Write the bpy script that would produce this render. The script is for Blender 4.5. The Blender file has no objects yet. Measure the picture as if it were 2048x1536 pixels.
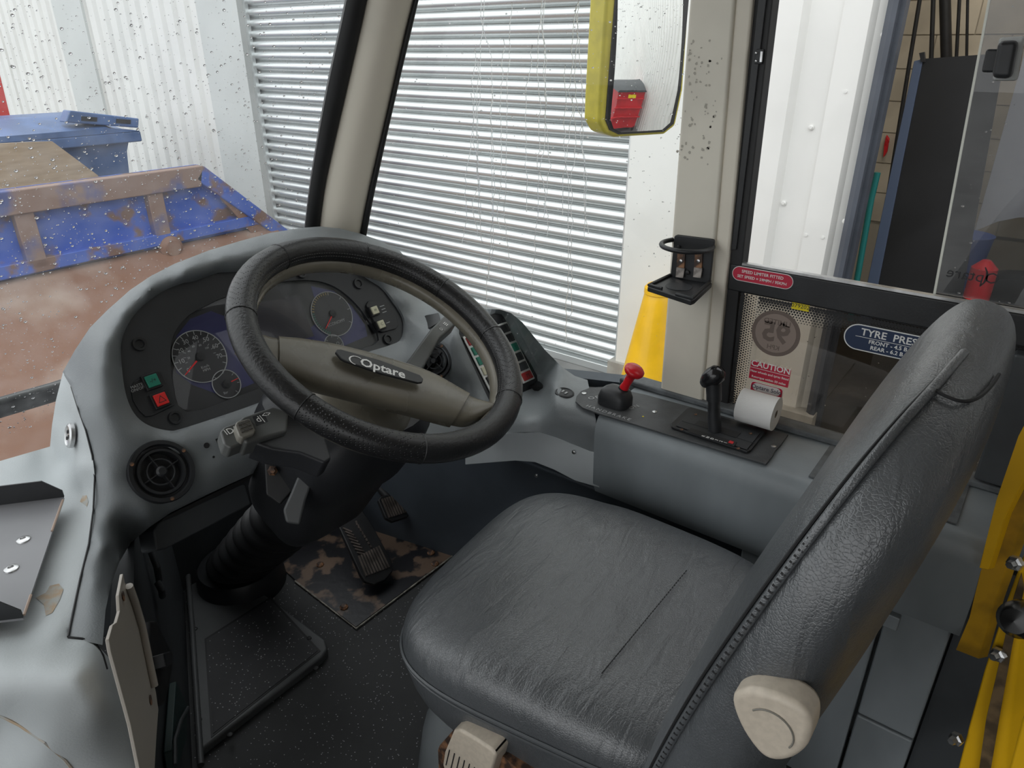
import bpy, bmesh, math, random
import numpy as np
from mathutils import Vector, Matrix
from mathutils.geometry import delaunay_2d_cdt

sc = bpy.context.scene
COL = sc.collection
# ------------------------------------------------------------------ camera
FPX, PX0, PY0 = 1420.0, 1024.0, 768.0
PITCH = math.atan(673 / 1420.0)
YAW = math.radians(52.6)
CAM = np.array([0.0, 0.0, 1.2])
FW = np.array([math.sin(YAW) * math.cos(PITCH), math.cos(YAW) * math.cos(PITCH), -math.sin(PITCH)])
RT = np.array([math.cos(YAW), -math.sin(YAW), 0.0])
UP = np.cross(RT, FW)
cd = bpy.data.cameras.new('camera')
cam = bpy.data.objects.new('camera', cd)
COL.objects.link(cam)
cd.sensor_fit = 'HORIZONTAL'
cd.sensor_width = 36.0
cd.lens = 36.0 * FPX / 2048.0
cd.clip_start = 0.02
m = Matrix.Identity(4)
for i in range(3):
    m[i][0], m[i][1], m[i][2], m[i][3] = RT[i], UP[i], -FW[i], CAM[i]
cam.matrix_world = m
sc.camera = cam

# ------------------------------------------------------------------ light
world = bpy.data.worlds.new('overcast_sky')
sc.world = world
world.use_nodes = True
wn, wl = world.node_tree.nodes, world.node_tree.links
bg = wn['Background']
tc = wn.new('ShaderNodeTexCoord')
sx = wn.new('ShaderNodeSeparateXYZ')
wl.new(tc.outputs['Generated'], sx.inputs[0])
mr = wn.new('ShaderNodeMapRange')
mr.inputs['From Min'].default_value = 0.0
mr.inputs['From Max'].default_value = 1.0
mr.inputs['To Min'].default_value = 0.75
mr.inputs['To Max'].default_value = 1.25
wl.new(sx.outputs['Z'], mr.inputs['Value'])
bg.inputs['Color'].default_value = (0.965, 0.985, 1.0, 1)
wl.new(mr.outputs[0], bg.inputs['Strength'])
sc.view_settings.view_transform = 'Standard'
sc.view_settings.look = 'None'
sc.view_settings.gamma = 1.0
sc.view_settings.use_curve_mapping = False
sc.view_settings.exposure = 1.0
sc.cycles.use_denoising = True
sc.cycles.max_bounces = 10
sc.cycles.diffuse_bounces = 5
sc.cycles.transparent_max_bounces = 16
sc.cycles.caustics_refractive = False
sc.cycles.caustics_reflective = False
sc.cycles.sample_clamp_indirect = 6.0

# ------------------------------------------------------------------ helpers
def ray(px, py):
    return FW + RT * (px - PX0) / FPX - UP * (py - PY0) / FPX

def un(px, py, pl):
    """pixel -> point on a plane: ('x', v), ('y', v), ('z', v) or (point, normal)"""
    d = ray(px, py)
    if isinstance(pl[0], str):
        k = 'xyz'.index(pl[0])
        return CAM + d * ((pl[1] - CAM[k]) / d[k])
    p, n = np.asarray(pl[0], float), np.asarray(pl[1], float)
    return CAM + d * (((p - CAM) @ n) / (d @ n))

def nrm(v):
    v = np.asarray(v, float)
    return v / np.linalg.norm(v)

WL = {}
def wloc(o):
    return WL.get(o.name, np.zeros(3)) if o else np.zeros(3)

def tag(o, label, cat, group=None, kind=None):
    o['label'] = label
    if kind: o['kind'] = kind
    o['category'] = cat
    if group: o['group'] = group
    return o

def thing(name, loc, label, cat, group=None, kind=None):
    o = bpy.data.objects.new(name, None)
    COL.objects.link(o)
    o.location = loc
    o.empty_display_size = 0.05
    WL[o.name] = np.array(loc, float)
    return tag(o, label, cat, group, kind)

def link(name, me, c, mat, parent):
    o = bpy.data.objects.new(name, me)
    COL.objects.link(o)
    if mat is not None and not me.materials: me.materials.append(mat)
    if parent is not None: o.parent = parent
    o.location = Vector(np.asarray(c, float) - wloc(parent))
    WL[o.name] = np.asarray(c, float)
    return o

def mk(name, verts, faces, mat, parent=None, smooth=None, bevel=0, seg=2, solid=0, sub=0, origin=None, edges=()):
    V = np.asarray(verts, float)
    c = (V.min(0) + V.max(0)) / 2 if origin is None else np.asarray(origin, float)
    me = bpy.data.meshes.new(name)
    me.from_pydata((V - c).tolist(), list(edges), [tuple(int(i) for i in f) for f in faces])
    me.validate()
    bm = bmesh.new(); bm.from_mesh(me)
    bmesh.ops.recalc_face_normals(bm, faces=bm.faces)
    bm.to_mesh(me); bm.free()
    if smooth is not None:
        me.polygons.foreach_set('use_smooth', [True] * len(me.polygons))
        if smooth < 179: me.set_sharp_from_angle(angle=math.radians(smooth))
    o = link(name, me, c, mat, parent)
    if solid:
        s = o.modifiers.new('solid', 'SOLIDIFY'); s.thickness = abs(solid); s.offset = -1 if solid > 0 else 1
    if bevel:
        b = o.modifiers.new('bevel', 'BEVEL'); b.width = bevel; b.segments = seg; b.limit_method = 'ANGLE'
        b.angle_limit = math.radians(35)
        b.harden_normals = True
        me.polygons.foreach_set('use_smooth', [True] * len(me.polygons))
        me.set_sharp_from_angle(angle=math.radians(35))
    if sub:
        s = o.modifiers.new('sub', 'SUBSURF'); s.levels = sub; s.render_levels = sub
    return o

BF = [(0, 1, 3, 2), (4, 6, 7, 5), (0, 4, 5, 1), (2, 3, 7, 6), (0, 2, 6, 4), (1, 5, 7, 3)]
def obox(name, c, size, mat, parent=None, ax=None, bevel=0, seg=2):
    """box at centre c, size along axes ax (3 vectors)"""
    ax = np.eye(3) if ax is None else np.asarray(ax, float)
    c = np.asarray(c, float)
    V = [c + sum(s * ax[k] * size[k] / 2 for k, s in enumerate(ss)) for ss in
         [(i, j, k) for i in (-1, 1) for j in (-1, 1) for k in (-1, 1)]]
    return mk(name, V, BF, mat, parent, bevel=bevel, seg=seg)

def box(name, lo, hi, mat, parent=None, bevel=0, seg=2):
    lo, hi = np.array(lo, float), np.array(hi, float)
    return obox(name, (lo + hi) / 2, hi - lo, mat, parent, None, bevel, seg)

def slab(name, poly, vec, mat, parent=None, bevel=0, smooth=None, seg=2):
    """polygon of 3D points extruded by a vector"""
    P = [np.asarray(p, float) for p in poly]; n = len(P); vec = np.asarray(vec, float)
    V = P + [p + vec for p in P]
    F = [tuple(range(n)), tuple(range(2 * n - 1, n - 1, -1))] + [(i, (i + 1) % n, n + (i + 1) % n, n + i) for i in range(n)]
    return mk(name, V, F, mat, parent, bevel=bevel, smooth=smooth, seg=seg)

def frame_of(axis):
    a = nrm(axis)
    t = np.array([1, 0, 0]) if abs(a[0]) < .9 else np.array([0, 1, 0])
    u = nrm(np.cross(a, t)); v = np.cross(a, u)
    return u, v, a

def lathe(name, prof, c, axis, mat, parent=None, n=32, smooth=40, cap=True, uv=None):
    """profile of (radius, height) about axis at c"""
    u, v, a = frame_of(axis) if uv is None else (uv[0], uv[1], nrm(axis))
    c = np.asarray(c, float); V = []; F = []
    for r, h in prof:
        for i in range(n):
            t = 2 * math.pi * i / n
            V.append(c + a * h + (u * math.cos(t) + v * math.sin(t)) * r)
    for k in range(len(prof) - 1):
        for i in range(n):
            j = (i + 1) % n
            F.append((k * n + i, k * n + j, (k + 1) * n + j, (k + 1) * n + i))
    if cap:
        if prof[0][0] > 1e-5: F.append(tuple(range(n - 1, -1, -1)))
        if prof[-1][0] > 1e-5: F.append(tuple((len(prof) - 1) * n + i for i in range(n)))
    return mk(name, V, F, mat, parent, smooth=smooth)

def crom(P, per=6, closed=False):
    P = [np.asarray(p, float) for p in P]; n = len(P); out = []
    rng = range(n) if closed else range(n - 1)
    for i in rng:
        if closed: p0, p1, p2, p3 = P[i - 1], P[i], P[(i + 1) % n], P[(i + 2) % n]
        else:
            p1, p2 = P[i], P[i + 1]
            p0 = P[i - 1] if i > 0 else 2 * p1 - p2
            p3 = P[i + 2] if i + 2 < n else 2 * p2 - p1
        for k in range(per):
            t = k / per
            out.append(.5 * (2 * p1 + (p2 - p0) * t + (2 * p0 - 5 * p1 + 4 * p2 - p3) * t * t + (3 * p1 - p0 - 3 * p2 + p3) * t ** 3))
    if not closed: out.append(P[-1])
    return out

def tubev(pts, r, n=10, closed=False, base=0):
    P = [np.asarray(p, float) for p in pts]; m_ = len(P)
    R = r if hasattr(r, '__len__') else [r] * m_
    V, F = [], []; prev = None
    for i in range(m_):
        a = P[(i + 1) % m_] if (closed or i < m_ - 1) else P[i]
        b = P[i - 1] if (closed or i > 0) else P[i]
        t = nrm(a - b)
        if prev is None: u, v, _ = frame_of(t)
        else:
            u = nrm(prev - t * (prev @ t)); v = np.cross(t, u)
        prev = u
        for k in range(n):
            q = 2 * math.pi * k / n
            V.append(P[i] + (u * math.cos(q) + v * math.sin(q)) * R[i])
    for i in range(m_ if closed else m_ - 1):
        j = (i + 1) % m_
        for k in range(n):
            l = (k + 1) % n
            F.append((base + i * n + k, base + i * n + l, base + j * n + l, base + j * n + k))
    if not closed:
        F.append(tuple(base + k for k in range(n - 1, -1, -1)))
        F.append(tuple(base + (m_ - 1) * n + k for k in range(n)))
    return V, F

def tube(name, pts, r, mat, parent=None, n=10, closed=False, smooth=50):
    V, F = tubev(pts, r, n, closed)
    return mk(name, V, F, mat, parent, smooth=smooth)

def loft(name, rows, mat, parent=None, closed=True, caps=True, smooth=60, sub=0):
    n = len(rows[0]); V = [p for r in rows for p in r]; F = []
    for i in range(len(rows) - 1):
        for k in range(n if closed else n - 1):
            l = (k + 1) % n
            F.append((i * n + k, i * n + l, (i + 1) * n + l, (i + 1) * n + k))
    if caps and closed:
        F.append(tuple(range(n - 1, -1, -1))); F.append(tuple((len(rows) - 1) * n + k for k in range(n)))
    return mk(name, V, F, mat, parent, smooth=smooth, sub=sub)

def merge(parts):
    V, F = [], []
    for v, f in parts:
        b = len(V); V += list(v); F += [tuple(i + b for i in q) for q in f]
    return V, F

def boxv(c, size, ax=None):
    ax = np.eye(3) if ax is None else np.asarray(ax, float); c = np.asarray(c, float)
    return [c + sum(s * ax[k] * size[k] / 2 for k, s in enumerate(ss)) for ss in
            [(i, j, k) for i in (-1, 1) for j in (-1, 1) for k in (-1, 1)]], BF

def copyof(src, name, shift, parent):
    o = src.copy(); COL.objects.link(o); o.name = name
    o.parent = parent
    o.location = src.location + Vector(shift)
    WL[o.name] = wloc(src) + np.asarray(shift, float)
    return o

TXT_TMP = []
def textv(body, o, u, v, size, align='CENTER', bold=0.0, spacing=1.0):
    cu = bpy.data.curves.new('t', 'FONT'); cu.body = body; cu.size = size; cu.align_x = align; cu.align_y = 'CENTER'
    cu.resolution_u = 2; cu.offset = bold; cu.space_character = spacing
    ob = bpy.data.objects.new('t', cu); COL.objects.link(ob)
    dg = bpy.context.evaluated_depsgraph_get()
    me = bpy.data.meshes.new_from_object(ob.evaluated_get(dg))
    V = [np.asarray(o, float) + np.asarray(u) * q.co.x + np.asarray(v) * q.co.y for q in me.vertices]
    F = [tuple(p.vertices) for p in me.polygons]
    bpy.data.objects.remove(ob); bpy.data.curves.remove(cu); bpy.data.meshes.remove(me)
    return V, F

def text(name, body, o, u, v, size, mat, parent, **k):
    V, F = textv(body, o, u, v, size, **k)
    return mk(name, V, F, mat, parent)

def inpoly(x, y, poly):
    inside = np.zeros(len(x), bool); n = len(poly); j = n - 1
    for i in range(n):
        xi, yi = poly[i]; xj, yj = poly[j]
        c = ((yi > y) != (yj > y)) & (x < (xj - xi) * (y - yi) / (yj - yi + 1e-12) + xi)
        inside ^= c; j = i
    return inside

def resample(poly, step, closed=True):
    out = []; n = len(poly)
    for i in range(n if closed else n - 1):
        a, b = np.array(poly[i], float), np.array(poly[(i + 1) % n], float)
        k = max(1, int(np.linalg.norm(b - a) / step))
        out += [tuple(a + (b - a) * j / k) for j in range(k)]
    if not closed: out.append(tuple(poly[-1]))
    return out

def tps(ctrl):
    """thin-plate spline of inverse ray distance over the image; ctrl = [(px, py, world point)]"""
    P = np.array([(c[0] / 400., c[1] / 400.) for c in ctrl])
    w = np.array([1.0 / ((np.asarray(c[2]) - CAM) @ FW) for c in ctrl])
    n = len(P)
    def U(d2): return np.where(d2 > 1e-12, .5 * d2 * np.log(np.maximum(d2, 1e-12)), 0)
    D = ((P[:, None] - P[None]) ** 2).sum(-1)
    K = U(D) + np.eye(n) * 2e-4
    A = np.zeros((n + 3, n + 3)); A[:n, :n] = K; A[:n, n] = 1; A[:n, n + 1:] = P; A[n, :n] = 1; A[n + 1:, :n] = P.T
    s = np.linalg.solve(A, np.concatenate([w, [0, 0, 0]]))
    def f(x, y):
        Q = np.stack([np.asarray(x, float) / 400., np.asarray(y, float) / 400.], -1).reshape(-1, 2)
        d = ((Q[:, None] - P[None]) ** 2).sum(-1)
        return 1.0 / (U(d) @ s[:n] + s[n] + Q @ s[n + 1:])
    return f

def relief(name, outline, holes, ctrl, mat, parent=None, step=9, skirt=0.05, skirt_dir=None, hskirt=0.0, hdir=None):
    """moulded sheet: outline drawn on the photograph, depth from 3D control points, edges turned back by a skirt"""
    f = tps(ctrl)
    loops = [resample(outline, step)] + [resample(h, step * .7) for h in holes]
    pts = []; edges = []
    for lp in loops:
        b = len(pts); pts += lp; edges += [(b + i, b + (i + 1) % len(lp)) for i in range(len(lp))]
    xs = np.array([p[0] for p in outline]); ys = np.array([p[1] for p in outline])
    gx, gy = np.meshgrid(np.arange(xs.min(), xs.max(), step), np.arange(ys.min(), ys.max(), step))
    gx, gy = gx.ravel(), gy.ravel()
    ok = inpoly(gx, gy, outline)
    for h in holes: ok &= ~inpoly(gx, gy, h)
    B = np.array(pts)
    g = np.stack([gx[ok], gy[ok]], -1)
    far = np.array([np.min(((B - q) ** 2).sum(1)) > (step * .5) ** 2 for q in g])
    pts += [tuple(q) for q in g[far]]
    r = delaunay_2d_cdt([Vector(p) for p in pts], edges, [], 0, 1e-4)
    v2 = np.array([tuple(v) for v in r[0]])
    F = []
    cen = np.array([v2[list(t)].mean(0) for t in r[2]])
    ins = inpoly(cen[:, 0], cen[:, 1], outline)
    for h in holes: ins &= ~inpoly(cen[:, 0], cen[:, 1], h)
    F = [tuple(t) for t, k in zip(r[2], ins) if k]
    t = f(v2[:, 0], v2[:, 1])
    V = [CAM + ray(x, y) * d for (x, y), d in zip(v2, t)]
    # skirts
    cnt = {}
    for q in F:
        for a, b in zip(q, q[1:] + q[:1]):
            cnt.setdefault((min(a, b), max(a, b)), []).append((a, b))
    new = {}
    def back(i):
        if i not in new:
            x, y = v2[i]
            inner = any(inpoly(np.array([x + dx]), np.array([y + dy]), h)[0] for h in holes for dx in (-.5, .5) for dy in (-.5, .5))
            if inner: s, d0 = hskirt, (hdir if hdir is not None else nrm(V[i] - CAM))
            else: s, d0 = skirt, (skirt_dir if skirt_dir is not None else nrm(V[i] - CAM))
            new[i] = len(V); V.append(V[i] + np.asarray(d0) * s)
        return new[i]
    for e, l in list(cnt.items()):
        if len(l) == 1:
            a, b = l[0]
            F.append((b, a, back(a), back(b)))
    o = mk(name, V, F, mat, parent, smooth=50)
    return o, f

# ------------------------------------------------------------------ materials
def mat(name, col, rough=.5, metal=0.0, nz=0, na=.12, bump=0, bs=.15, spec=.5, col2=None, lo=.4, hi=.6, detail=4, stretch=None, coat=0, emit=0):
    m_ = bpy.data.materials.new(name); m_.use_nodes = True
    nt = m_.node_tree; N, L = nt.nodes, nt.links
    p = N['Principled BSDF']
    c = (*col, 1)
    p.inputs['Base Color'].default_value = c
    p.inputs['Roughness'].default_value = rough
    p.inputs['Metallic'].default_value = metal
    p.inputs['Specular IOR Level'].default_value = spec
    if coat: p.inputs['Coat Weight'].default_value = coat
    if emit:
        p.inputs['Emission Color'].default_value = c; p.inputs['Emission Strength'].default_value = emit
    t = N.new('ShaderNodeTexCoord'); src = t.outputs['Object']
    if stretch:
        mp = N.new('ShaderNodeMapping'); mp.inputs['Scale'].default_value = stretch
        L.new(src, mp.inputs[0]); src = mp.outputs[0]
    if nz:
        n1 = N.new('ShaderNodeTexNoise'); n1.inputs['Scale'].default_value = nz; n1.inputs['Detail'].default_value = detail
        L.new(src, n1.inputs['Vector'])
        r = N.new('ShaderNodeValToRGB')
        e = r.color_ramp.elements
        e[0].position, e[1].position = lo, hi
        if col2 is None:
            e[0].color = (*[x * (1 - na) for x in col], 1); e[1].color = (*[min(1, x * (1 + na)) for x in col], 1)
        else:
            e[0].color = c; e[1].color = (*col2, 1)
        L.new(n1.outputs['Fac'], r.inputs[0]); L.new(r.outputs[0], p.inputs['Base Color'])
        rr = N.new('ShaderNodeMapRange'); rr.inputs['To Min'].default_value = max(0, rough - .07); rr.inputs['To Max'].default_value = min(1, rough + .07)
        L.new(n1.outputs['Fac'], rr.inputs[0]); L.new(rr.outputs[0], p.inputs['Roughness'])
    if bump:
        n2 = N.new('ShaderNodeTexNoise'); n2.inputs['Scale'].default_value = bump; n2.inputs['Detail'].default_value = 3
        L.new(src, n2.inputs['Vector'])
        b = N.new('ShaderNodeBump'); b.inputs['Strength'].default_value = bs; b.inputs['Distance'].default_value = .002
        L.new(n2.outputs['Fac'], b.inputs['Height']); L.new(b.outputs[0], p.inputs['Normal'])
    return m_

def glassmat(name, tint=(1, 1, 1), refl=.08, haze=0.0, hz=0, rough=0.0):
    m_ = bpy.data.materials.new(name); m_.use_nodes = True
    nt = m_.node_tree; N, L = nt.nodes, nt.links
    N.remove(N['Principled BSDF'])
    out = N['Material Output']
    tr = N.new('ShaderNodeBsdfTransparent'); tr.inputs[0].default_value = (*tint, 1)
    gl = N.new('ShaderNodeBsdfGlossy'); gl.inputs['Roughness'].default_value = rough
    lw = N.new('ShaderNodeLayerWeight'); lw.inputs[0].default_value = .25
    mp = N.new('ShaderNodeMapRange'); mp.inputs['To Min'].default_value = refl * .5; mp.inputs['To Max'].default_value = min(1, refl * 5)
    L.new(lw.outputs['Facing'], mp.inputs[0])
    mx = N.new('ShaderNodeMixShader'); L.new(mp.outputs[0], mx.inputs[0]); L.new(tr.outputs[0], mx.inputs[1]); L.new(gl.outputs[0], mx.inputs[2])
    last = mx
    if haze:
        df = N.new('ShaderNodeBsdfTranslucent'); df.inputs[0].default_value = (.9, .93, .95, 1)
        t = N.new('ShaderNodeTexCoord'); nz = N.new('ShaderNodeTexNoise'); nz.inputs['Scale'].default_value = hz or 30; nz.inputs['Detail'].default_value = 5
        L.new(t.outputs['Object'], nz.inputs['Vector'])
        mr_ = N.new('ShaderNodeMapRange'); mr_.inputs['From Min'].default_value = .3; mr_.inputs['From Max'].default_value = .7
        mr_.inputs['To Max'].default_value = haze * 1.6; mr_.inputs['To Min'].default_value = haze * .4
        L.new(nz.outputs['Fac'], mr_.inputs[0])
        m2 = N.new('ShaderNodeMixShader'); L.new(mr_.outputs[0], m2.inputs[0]); L.new(mx.outputs[0], m2.inputs[1]); L.new(df.outputs[0], m2.inputs[2]); last = m2
    L.new(last.outputs[0], out.inputs['Surface'])
    return m_

M = {}
M['dash'] = mat('grey dash plastic', (.188, .204, .213), .46, nz=7, na=.10, bump=420, bs=.18, spec=.6)
M['shelf'] = mat('pale grey moulding', (.46, .49, .50), .6, nz=5, na=.10, bump=380, bs=.18, lo=.3, hi=.7)
M['blackp'] = mat('black plastic', (.016, .017, .019), .45, nz=12, na=.25, bump=300, bs=.08)
M['fascia'] = mat('charcoal fascia', (.026, .028, .031), .5, nz=9, na=.15, bump=350, bs=.1)
M['rubber'] = mat('black rubber', (.011, .011, .012), .55, nz=20, na=.2)
M['cream'] = mat('cream painted trim', (.72, .68, .585), .45, nz=5, na=.06, bump=200, bs=.03)
M['creamw'] = mat('cream coving', (.70, .65, .555), .5, nz=4, na=.07)
M['taupe'] = mat('taupe wheel plastic', (.168, .153, .120), .28, nz=14, na=.12)
M['console'] = mat('console grey', (.235, .26, .275), .45, nz=6, na=.14, bump=260, bs=.1, stretch=(1, 1, .4))
M['consoletop'] = mat('console top vinyl', (.115, .125, .132), .6, nz=40, na=.2, bump=500, bs=.3)
M['floor'] = None
M['white'] = mat('white print', (.8, .8, .78), .5)
M['greyprint'] = mat('grey print', (.42, .43, .43), .5)
M['red'] = mat('red plastic', (.62, .012, .02), .28, nz=10, na=.1)
M['redsw'] = mat('red switch', (.42, .03, .03), .45)
M['hazard'] = mat('hazard red', (.68, .015, .012), .4)
M['green'] = mat('green switch', (.012, .19, .125), .45)
M['creamsw'] = mat('cream switch', (.62, .60, .44), .5)
M['steel'] = mat('bright steel', (.55, .55, .55), .3, metal=1, nz=30, na=.2)
M['rusty'] = mat('rusty steel', (.05, .03, .022), .6, nz=60, col2=(.32, .16, .08), lo=.45, hi=.62)
M['needle'] = mat('needle red', (.75, .01, .015), .4)
M['blue'] = mat('gauge blue', (.022, .024, .115), .35, nz=8, na=.15)
M['dial'] = mat('dial black', (.012, .013, .015), .4)
M['lcd'] = mat('screen dark', (.035, .033, .042), .25)
M['darkgrey'] = mat('dark grey panel', (.05, .055, .06), .55, nz=8, na=.15)
M['footwall'] = mat('blue grey footwell lining', (.055, .066, .080), .55, nz=6, na=.15, bump=250, bs=.1)
M['beige'] = mat('beige knob plastic', (.56, .49, .40), .45, nz=150, na=.05)
M['yellow'] = mat('yellow powder coat', (.83, .47, .008), .38, nz=6, na=.07)
M['yellowworn'] = mat('worn yellow paint', (.42, .23, .006), .5, nz=14, na=.3)
M['mirroryel'] = mat('mirror yellow', (.62, .52, .035), .4, nz=30, na=.08)
M['paper'] = mat('white paper', (.85, .84, .82), .85, bump=90, bs=.4)
M['stred'] = mat('sticker red', (.53, .02, .055), .4)
M['stnavy'] = mat('sticker navy', (.012, .028, .075), .35)
M['styel'] = mat('label yellow', (.85, .68, .01), .5)
M['brownst'] = mat('back of round sticker', (.30, .235, .20), .6)
M['brownst2'] = mat('print seen through sticker', (.165, .125, .105), .6)
M['pedal'] = mat('worn pedal metal', (.075, .062, .055), .5, metal=.3, nz=30, col2=(.16, .13, .115))
def specks(name, base, speck, scale=260, thr=.16, rough=.7):
    m_ = mat(name, base, rough, nz=5, na=.2, bump=300, bs=.2)
    nt = m_.node_tree; N, L = nt.nodes, nt.links; p = N['Principled BSDF']
    old = p.inputs['Base Color'].links[0].from_socket
    t = N.new('ShaderNodeTexCoord'); v = N.new('ShaderNodeTexVoronoi'); v.inputs['Scale'].default_value = scale
    L.new(t.outputs['Object'], v.inputs['Vector'])
    wn_ = N.new('ShaderNodeTexWhiteNoise'); L.new(v.outputs['Position'], wn_.inputs['Vector'])
    a = N.new('ShaderNodeMath'); a.operation = 'LESS_THAN'; a.inputs[1].default_value = thr; L.new(v.outputs['Distance'], a.inputs[0])
    b = N.new('ShaderNodeMath'); b.operation = 'LESS_THAN'; b.inputs[1].default_value = .3; L.new(wn_.outputs['Value'], b.inputs[0])
    c = N.new('ShaderNodeMath'); c.operation = 'MULTIPLY'; L.new(a.outputs[0], c.inputs[0]); L.new(b.outputs[0], c.inputs[1])
    x = N.new('ShaderNodeMix'); x.data_type = 'RGBA'
    L.new(c.outputs[0], x.inputs['Factor']); L.new(old, x.inputs['A']); x.inputs['B'].default_value = (*speck, 1)
    L.new(x.outputs['Result'], p.inputs['Base Color'])
    return m_

M['floor'] = specks('speckled safety vinyl', (.036, .037, .038), (.42, .42, .42), 190, .2)
M['floor2'] = specks('speckled hatch vinyl', (.05, .05, .053), (.5, .5, .5), 190, .22)
M['glass'] = glassmat('side glass', (.98, 1, .99), .05)
M['wetglass'] = glassmat('wet windscreen glass', (.87, .89, .89), .05, haze=.05, hz=25)
M['slideglass'] = glassmat('dusty sliding glass', (.62, .62, .62), .10, haze=.03, hz=12)
M['tintglass'] = glassmat('tinted lower glass', (.62, .585, .54), .07)
M['lens'] = glassmat('cluster lens', (.95, .95, .96), .022)
dm = bpy.data.materials.new('rain water'); dm.use_nodes = True
_p = dm.node_tree.nodes['Principled BSDF']; _p.inputs['Transmission Weight'].default_value = 1; _p.inputs['Roughness'].default_value = .03; _p.inputs['IOR'].default_value = 1.33
M['water'] = dm

# ------------------------------------------------------------------ bus shell (setting)
def struct(o, label, cat):
    o['kind'] = 'structure'; o['label'] = label; o['category'] = cat
    return o
struct(box('floor', (-1.15, -4.0, -.06), (1.16, 1.46, 0), M['floor']), 'dark speckled vinyl floor of the bus cab', 'floor')
struct(box('wall_right', (1.17, -4.0, -.35), (1.22, .60, .585), M['dash']), 'grey bus side below the driver window', 'wall')
# front end lower panels
struct(slab('wall_front', [(-1.15, 1.47, -.35), (1.02, 1.47, -.35), (1.02, 1.47, .36), (-1.15, 1.47, .36)], (0, .04, 0), M['darkgrey']), 'dark front bulkhead of the footwell under the windscreen', 'wall')
struct(slab('wall_front_corner', [(1.20, .60, -.35), (1.02, 1.47, -.35), (1.02, 1.47, .50), (1.20, .60, .575)], (.04, .008, 0), M['footwall']), 'grey tapered bus side below the quarter window', 'wall')
struct(box('ceiling', (-1.16, -4.0, 1.98), (1.2, 1.15, 2.03), M['creamw']), 'cream bus ceiling above the cab', 'ceiling')
wl_ = bpy.data.objects.new('wall_left', None); COL.objects.link(wl_); WL['wall_left'] = np.zeros(3); struct(wl_, 'cream entrance side of the bus with openings, the rear ones filled in to cut light', 'wall')
box('panel', (-1.2, -4.0, 0), (-1.15, -2.2, 1.72), M['creamw'], wl_)  # unseen panel filling the rear windows, keeps light off the dash face
box('panel', (-1.2, -2.2, 0), (-1.15, -.2, .6), M['creamw'], wl_)
box('header', (-1.2, -4.0, 1.72), (-1.15, 1.3, 1.98), M['creamw'], wl_)
for y in (-.2,): box('post', (-1.2, y - .04, .7), (-1.15, y + .04, 1.72), M['creamw'], wl_)
wr_ = bpy.data.objects.new('wall_right_saloon', None); COL.objects.link(wr_); WL['wall_right_saloon'] = np.zeros(3); struct(wr_, 'cream saloon side behind the driver with most windows filled in to cut light', 'wall')
box('header', (1.15, -4.0, 1.72), (1.2, 1.0, 1.98), M['creamw'], wr_)
box('panel', (1.15, -4.0, .58), (1.2, -.95, 1.72), M['creamw'], wr_)  # added out of view in place of saloon windows to reduce light from behind
struct(box('wall_rear', (-1.15, -4.05, 0), (1.15, -4.0, 1.98), M['creamw']), 'cream rear wall of the bus saloon', 'wall')

# ---- A pillar (cream with black seals)
def pil(name, pts, X_, vec, mt, par, bevel=0): return slab(name, [un(x, y, X_) for x, y in pts], vec, mt, par, bevel=bevel)
ap = bpy.data.objects.new('trim_1', None); COL.objects.link(ap); WL['trim_1'] = np.zeros(3)
struct(ap, 'cream raked windscreen pillar edged with black rubber seals', 'pillar')
PA = ((.985, 1.19, .84), nrm((-.62, -.74, -.27)))
def curveside(pts): return crom([np.array(p, float) for p in pts], 6)
eL0 = curveside([(608, 470), (622, 360), (650, 200), (680, 60), (697, -20), (716, -110), (798, -500)])
eL1 = curveside([(636, 470), (652, 360), (688, 200), (720, 60), (737, -20), (756, -110), (838, -500)])
eR0 = curveside([(718, 480), (738, 380), (780, 200), (812, 60), (833, -20), (856, -110), (956, -500)])
eR1 = curveside([(731, 480), (750, 380), (790, 200), (823, 60), (842, -20), (865, -110), (965, -500)])
def ribbon(name, a, b, bulge, mt, shift=0.0, thick=.03):
    rows = []
    n = np.array(PA[1])
    for p, q in zip(a, b):
        A, B = un(*p, PA), un(*q, PA)
        r = []
        for k in range(9):
            t = k / 8
            r.append(A + (B - A) * t + n * (shift + bulge * math.sin(math.pi * t) ** .8))
        r += [B - n * thick, A - n * thick]
        rows.append(r)
    return loft(name, rows, mt, ap, smooth=50)
ribbon('pillar_cover', eL1, eR0, .022, M['creamw'])
ribbon('rubber_seal', eL0, eL1, .006, M['rubber'], .004)
ribbon('rubber_seal', eR0, eR1, .004, M['rubber'], .002)

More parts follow.
